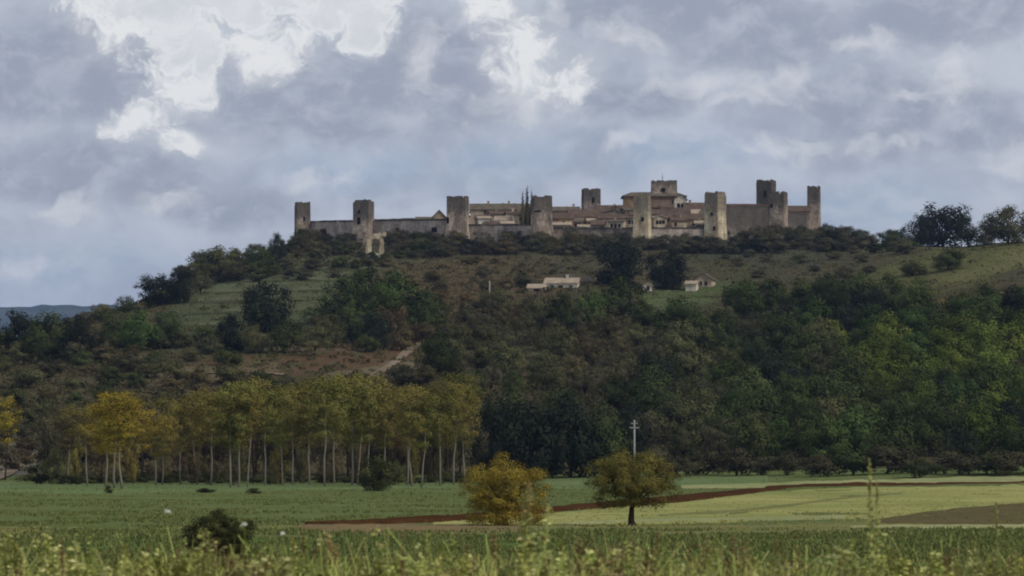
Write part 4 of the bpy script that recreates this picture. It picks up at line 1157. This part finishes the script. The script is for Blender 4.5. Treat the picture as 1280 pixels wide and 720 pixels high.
for a in [('spire',0,655,604,29,'tall pale leafy weed standing in front of the round orange tree',1.25,'weed_pale'),('leafy',1,665,630,30,'lower leafy weed beside the tall pale one at the orange tree',1.1,'weed_pale'),
 ('spire',1,1088,574,30,'tallest thin weed, its tip reaching the hedge at the wood edge',.42,'weed_pale'),('spire',2,1096,600,31,'thin weed leaning against the tallest one',.5,'weed_pale'),('spire',0,1242,629,30,'tall weed in front of the brown field patch',.6,'weed_pale'),
 ('bushy',0,212,666,32,'yellow-green bushy weed left of the dark bramble bush',1.25),('bushy',1,232,684,33,'low yellow-green weed at the foot of the dark bramble bush',1.2),
 ('dry',0,272,662,31,'pale thin weed in front of the dark bramble bush',.9,'weed_pale'),('dry',1,296,684,30,'brownish weed at the right foot of the dark bramble bush',1.3,'weed_brown'),('leafy',0,262,690,30,'grey-green weed at the left foot of the dark bramble bush',1.2),
 ('spire',1,722,664,31,'pale pointed weed below the field tree on its left',.9,'weed_pale'),('bushy',2,772,670,32,'rounded pale weed straight below the field tree trunk',1.15,'weed_pale'),('spire',2,846,680,30,'pale pointed weed right of the field tree',.9,'weed_pale'),
 ('umbel',0,205,640,30,'thin stalk with a small white flower head left of the bramble bush',.8,'weed',M['petal']),('umbel',1,318,656,30,'stalk with a white flower head right of the bramble bush',.8,'weed',M['petal']),('umbel',2,354,667,31,'short stalk with a round white flower head in the grass',.8,'weed',M['petal']),
 ('spire',0,968,664,31,'upright pale weed at the lower edge of the stubble',.9,'weed_pale'),('bushy',0,1135,668,33,'bright green bushy weed right of the middle',1.3),('leafy',2,1060,672,32,'grey-green leafy weed left of the bright green bushy one',1.2)]:
    weed(*a)
g = random.Random(99)
for i in range(128):
    px = -60 + i * 11.0 + g.gauss(0, 14); kind = g.choice(['spire','leafy','leafy','leafy','bushy','bushy','dry','umbel']); mt = 'weed_brown' if kind == 'dry' or g.random() < .2 else g.choice(['weed','weed','weed_pale'])
    low = g.uniform(682, 702) if g.random() < .6 else g.uniform(662, 686)
    if 225 < px < 325: low = max(low, 694)
    third = ['below the poplar side of the field','below the two field trees','below the stubble field'][0 if px < 430 else (1 if px < 850 else 2)]
    weed(kind, i, px, low, g.uniform(28, 36), f"{ {'spire':'pointed','leafy':'leafy','bushy':'bushy','dry':'dry brown','umbel':'flat-headed'}[kind] } {'taller' if low < 684 else 'knee-high'} weed in the grassy bank {third}", g.uniform(.8, 1.25), mt)
def bank_grass():
    g = np.random.default_rng(44); n = 15000
    Y = g.uniform(23, 43, n); X = g.uniform(-13, 13, n)
    P = np.stack([X, Y, terrain(X, Y)], 1)
    c = fbm(X / 1.1, Y / 2.0, 5, 3) + g.normal(size=n) * .12
    cl = np.clip(.78 + 1.05 * fbm(X / .55, Y / .9, 15, 3) + .35 * fbm(X / 2.5, Y / 2, 19, 2), .35, 1.35)
    for nm, mt, sel, k, wd, ln, hh in (('grass', 'lawn', c > .14, 9, .024, .42, .57), ('grass', 'weed', (c <= .14) & (c > -.16), 9, .030, .45, .56), ('grass', 'weed_brown', c <= -.16, 9, .022, .5, .57)):
        tufts(nm, M[mt], P[sel], hh, wd, k, 3 + k + len(mt), ln, cl[sel])
    # broad leaves low in the sward
    sel = g.random(n) < .40
    tufts('foliage', M['weed'], P[sel], .46, .055, 7, 9, .8, cl[sel])
bank_grass()

# ------------------------------------------------------------------ far blue hills
def far_hills():
    xs = np.linspace(-5200, 5200, 300); ys = np.linspace(9000, 13500, 40)
    XX, YY = np.meshgrid(xs, ys)
    px = 640 + FPX * XX / YY
    top = 387 + 12 * fbm(px / 60, px * 0 + 3.3, 5, 4) + 5 * fbm(px / 9, px * 0 + 9.3, 15, 3) + sstep(120, 420, px) * 70
    t = (YY - 9000) / 4500
    prof = np.sin(np.clip(t, 0, 1) * math.pi) ** .8
    Zc = zrow(top, 11250)
    ZZ = terrain(XX, YY) * (1 - prof) + np.maximum(Zc, 40) * prof + fbm(XX / 220, YY / 220, 8, 4) * 16 * prof - 3
    m, t_, b = new_mat('hills')
    gp = t_.new('ShaderNodeNewGeometry').outputs['Position']
    n = t_.noise(gp, .006, 6, .65)
    t_.put(b.inputs['Base Color'], t_.mix(t_.mrange(n, .42, .58), (.035, .050, .048), (.065, .080, .070)))
    o = link('hills', grid_mesh('hills', np.stack([XX, YY, ZZ], -1)), None, m); tag(o, kind='structure')
far_hills()

# ------------------------------------------------------------------ the air
mb = MB(); mb.box(-18600, 18600, -140, 15200, -60, 620)
hz = mb.mesh('haze'); hm = bpy.data.materials.new('haze'); hm.use_nodes = True
hm.node_tree.nodes.clear(); ht = NT(hm.node_tree)
ov = ht.new('ShaderNodeOutputMaterial'); pv = ht.new('ShaderNodeVolumePrincipled')
pv.inputs['Color'].default_value = (.42, .60, 1.0, 1); pv.inputs['Density'].default_value = HAZE; pv.inputs['Anisotropy'].default_value = 0
ht.l.new(pv.outputs[0], ov.inputs['Volume'])
o = link('haze', hz, None, hm); tag(o, kind='stuff')
o.display_type = 'WIRE'

# ------------------------------------------------------------------ light, sky, camera
sun_az, sun_el = R(62), R(38)      # azimuth measured from -Y (behind the camera) towards +X
sd = Vector((math.sin(sun_az) * math.cos(sun_el), -math.cos(sun_az) * math.cos(sun_el), math.sin(sun_el)))
L = bpy.data.lights.new('sun', 'SUN'); L.energy = 1.9; L.angle = R(10); L.color = (1, .93, .82)
lo = bpy.data.objects.new('sun', L); COL.objects.link(lo); lo.rotation_euler = sd.to_track_quat('Z', 'Y').to_euler()

W = bpy.data.worlds.new('World'); S.world = W; W.use_nodes = True
w = NT(W.node_tree); bg = W.node_tree.nodes['Background']
sky = w.new('ShaderNodeTexSky'); sky.sky_type = 'NISHITA'; sky.sun_disc = False
sky.sun_elevation = sun_el; sky.sun_rotation = math.atan2(sd.x, sd.y)
SK = .1
W.cycles.sampling_method = 'MANUAL'; W.cycles.sample_map_resolution = 512
tc = w.new('ShaderNodeTexCoord').outputs['Generated']
sp = w.new('ShaderNodeSeparateXYZ'); w.put(sp.inputs[0], tc)
yy = w.math('MAXIMUM', w.math('ABSOLUTE', sp.outputs[1]), .15)
cu = w.math('MULTIPLY', w.math('DIVIDE', sp.outputs[0], yy), FPX / 100)
cv = w.math('MULTIPLY', w.math('DIVIDE', sp.outputs[2], yy), FPX / 100)
cb = w.new('ShaderNodeCombineXYZ'); w.put(cb.inputs[0], cu); w.put(cb.inputs[1], cv)
uv = cb.outputs[0]
def warp(vec, scale, amp, det, off):
    n = w.noise(w.vmath('ADD', vec, off), scale, det, .55, color=True)
    return w.vmath('ADD', vec, w.vmath('SCALE', w.vmath('SUBTRACT', n, (.5, .5, .5)), scale=amp))
uvb = warp(warp(uv, .9, .70, 2, (3.1, 7.7, 0)), 3.0, .34, 4, (11., 2., 0))     # billowing edges
uvs = warp(uv, .8, .7, 3, (5., 1., 3.))                                       # soft
def blob(px, row, rx, ry, ang=0, vec=None, soft=.9):
    d = w.vmath('SUBTRACT', vec if vec is not None else uvb, ((px - 640) / 100, (HOR - row) / 100, 0))
    if ang:
        rn = w.new('ShaderNodeVectorRotate', rotation_type='Z_AXIS'); w.put(rn.inputs['Vector'], d); rn.inputs['Angle'].default_value = R(ang); d = rn.outputs[0]
    d = w.vmath('MULTIPLY', d, (100 / rx, 100 / ry, 0))
    return w.mrange(w.vmath('LENGTH', d), 1 + soft, max(0, 1 - soft))
def total(bl):
    acc = None
    for b_ in bl: acc = b_ if acc is None else w.math('MAXIMUM', acc, b_)
    return acc
# openings where bright high cloud shows between the cumulus
gapA = total([blob(270, -6, 190, 36, 0), blob(420, 8, 78, 34, 0), blob(462, 36, 34, 30, 0), blob(232, 50, 46, 34, 25), blob(256, 74, 26, 26, 10)])
gapB = total([blob(225, 98, 44, 38, 20), blob(172, 143, 52, 26, -24), blob(222, 168, 30, 20, 20), blob(330, 60, 60, 40, 0), blob(618, 22, 34, 44, 0), blob(650, 72, 44, 50, -30), blob(705, 112, 40, 24, -20), blob(140, 20, 60, 40, 30)])
puffs = total([blob(965, 105, 50, 30, 0), blob(760, 50, 38, 24, 0), blob(1190, 100, 36, 46, 0), blob(785, 178, 46, 12, 0), blob(975, 186, 60, 18, 6), blob(525, 78, 34, 50, 10),
               blob(330, 90, 50, 34, 0), blob(640, 130, 80, 34, 0), blob(1090, 185, 80, 16, 0), blob(90, 268, 60, 22, 0), blob(590, 20, 30, 40, 0), blob(215, 258, 60, 20, 0), blob(1270, 200, 50, 26, 0),
               blob(20, 335, 60, 22, 0), blob(400, 230, 60, 16, 0), blob(860, 100, 60, 20, 0), blob(1090, 55, 60, 16, 0), blob(985, 95, 30, 40, 0), blob(930, 120, 60, 14, 0), blob(1140, 120, 40, 14, 0), blob(800, 55, 30, 14, 0), blob(690, 20, 20, 40, 0), blob(1010, 178, 50, 14, 0)])
darks = total([blob(70, 85, 160, 66, -8, None, .6), blob(420, 125, 165, 66, 0, None, .6), blob(545, 105, 100, 76, 0, None, .7), blob(870, 28, 200, 50, 4, None, .7), blob(1130, 140, 170, 42, 8, uvs), blob(110, 215, 170, 44, 5, uvs), blob(290, 262, 90, 26, 0, uvs), blob(1180, 20, 140, 40, 0, uvs), blob(780, 130, 90, 26, 0, uvs)])
blues = total([blob(850, 200, 110, 30, -8, uvs), blob(1070, 262, 110, 44, -10, uvs), blob(70, 345, 170, 36, 0, uvs), blob(470, 215, 130, 30, 0, uvs), blob(640, 205, 120, 34, 0, uvs)])
f1 = w.noise(w.vmath('MULTIPLY', uvb, (1, 1.5, 1)), .55, 4, .55)
f2 = w.noise(w.vmath('MULTIPLY', uvs, (1, 1.7, 1)), 1.6, 6, .62)
f4 = w.noise(uvb, 7.0, 4, .6)
f3 = w.noise(w.vmath('MULTIPLY', uvb, (1, 1.3, 1)), 2.6, 5, .60)
r1 = w.noise(w.vmath('MULTIPLY', w.vmath('ADD', uvs, (-.14, .34, 0)), (1, 1.35, 1)), .50, 5, .5)
r0 = w.noise(w.vmath('MULTIPLY', uvs, (1, 1.35, 1)), .50, 5, .5)
rel = w.math('SUBTRACT', r0, r1)
k = 1 / SK
def C3(*c): return tuple(x * k for x in c)
GREY = C3(.440, .480, .552); DARK = C3(.336, .366, .442); LIGHT = C3(.575, .612, .678)
BRT = C3(.80, .805, .812); WHT = C3(.90, .897, .885); BLU = C3(.31, .40, .57)
c = w.mix(w.mrange(f1, .32, .66), GREY, LIGHT)
c = w.mix(w.math('MULTIPLY', blues, .68), c, w.mix(.85, sky.outputs[0], BLU))
c = w.mix(w.math('MULTIPLY', w.mrange(w.math('ADD', darks, w.math('MULTIPLY', w.math('SUBTRACT', f2, .5), .8)), .15, .85), .92), c, DARK)
c = w.mix(w.math('MULTIPLY', w.mrange(f2, .46, .70), .55), c, LIGHT)
c = w.mix(w.math('MULTIPLY', w.mrange(f3, .50, .72), .30), c, C3(.60, .62, .68))
c = w.mix(w.math('MULTIPLY', w.mrange(f3, .48, .30), .22), c, C3(.36, .385, .465))
c = w.mix(w.math('MULTIPLY', w.mrange(rel, .0, .17), .55), c, C3(.61, .645, .715))
c = w.mix(w.math('MULTIPLY', w.mrange(rel, .0, -.15), .6), c, C3(.345, .375, .465))
pm = w.math('ADD', w.math('MULTIPLY', puffs, .8), w.math('MULTIPLY', w.math('SUBTRACT', f3, .5), 1.3))
c = w.mix(w.math('MULTIPLY', w.mrange(pm, .32, 1.05), w.mrange(puffs, .03, .30, 0, .62)), c, C3(.78, .785, .80))
# openings: soft glow on the cloud flanks, ragged bright rims, grey-white beyond
fr = w.math('MULTIPLY', w.math('SUBTRACT', f4, .5), 1.05)
ga = w.math('ADD', w.math('ADD', gapA, w.math('MULTIPLY', w.math('SUBTRACT', f3, .5), .9)), fr)
gb = w.math('ADD', w.math('ADD', w.math('MULTIPLY', gapB, .85), w.math('MULTIPLY', w.math('SUBTRACT', f3, .5), 1.5)), fr)
c = w.mix(w.math('MULTIPLY', w.mrange(w.math('MAXIMUM', gapA, gapB), .05, .7), .42), c, C3(.64, .65, .69))
c = w.mix(w.math('MULTIPLY', w.mrange(gb, .30, .88), w.mrange(gapB, .04, .30, 0, .95)), c, WHT)
c = w.mix(w.math('MULTIPLY', w.mrange(ga, .28, .74), w.mrange(gapA, .04, .28)), c, WHT)
c = w.mix(w.math('MULTIPLY', w.mrange(ga, .48, .95), w.mrange(gapA, .1, .4)), c, w.mix(w.mrange(f2, .3, .7), C3(.70, .712, .735), BRT))
# clouds thin towards the ground line
c = w.mix(w.mrange(cv, 2.9, 1.2, 0, .35), c, C3(.50, .56, .70))
c = w.mix(.04, c, sky.outputs[0])
w.put(bg.inputs['Color'], c); bg.inputs['Strength'].default_value = SK

cam = bpy.data.cameras.new('camera'); cam.sensor_width = 36; cam.lens = FPX / 1280 * 36
cam.shift_y = (HOR - 360) / 1280
cam.clip_end = 30000; cam.clip_start = .5
cam.dof.use_dof = True; cam.dof.focus_distance = 900; cam.dof.aperture_fstop = 5.6
co = bpy.data.objects.new('camera', cam); COL.objects.link(co); co.location = (0, 0, CAMZ); co.rotation_euler = (R(90), 0, 0)
S.camera = co
S.view_settings.view_transform = 'Standard'; S.view_settings.look = 'None'; S.view_settings.gamma = 1; S.view_settings.exposure = 0
S.view_settings.use_curve_mapping = False
cy = S.cycles
cy.max_bounces = 4; cy.diffuse_bounces = 3; cy.glossy_bounces = 1; cy.transmission_bounces = 1; cy.volume_bounces = 0; cy.transparent_max_bounces = 4
cy.use_denoising = True
cy.caustics_reflective = False; cy.caustics_refractive = False
S.render.filter_size = 2.0
cy.pixel_filter_type = 'BLACKMAN_HARRIS'; cy.filter_width = 2.0
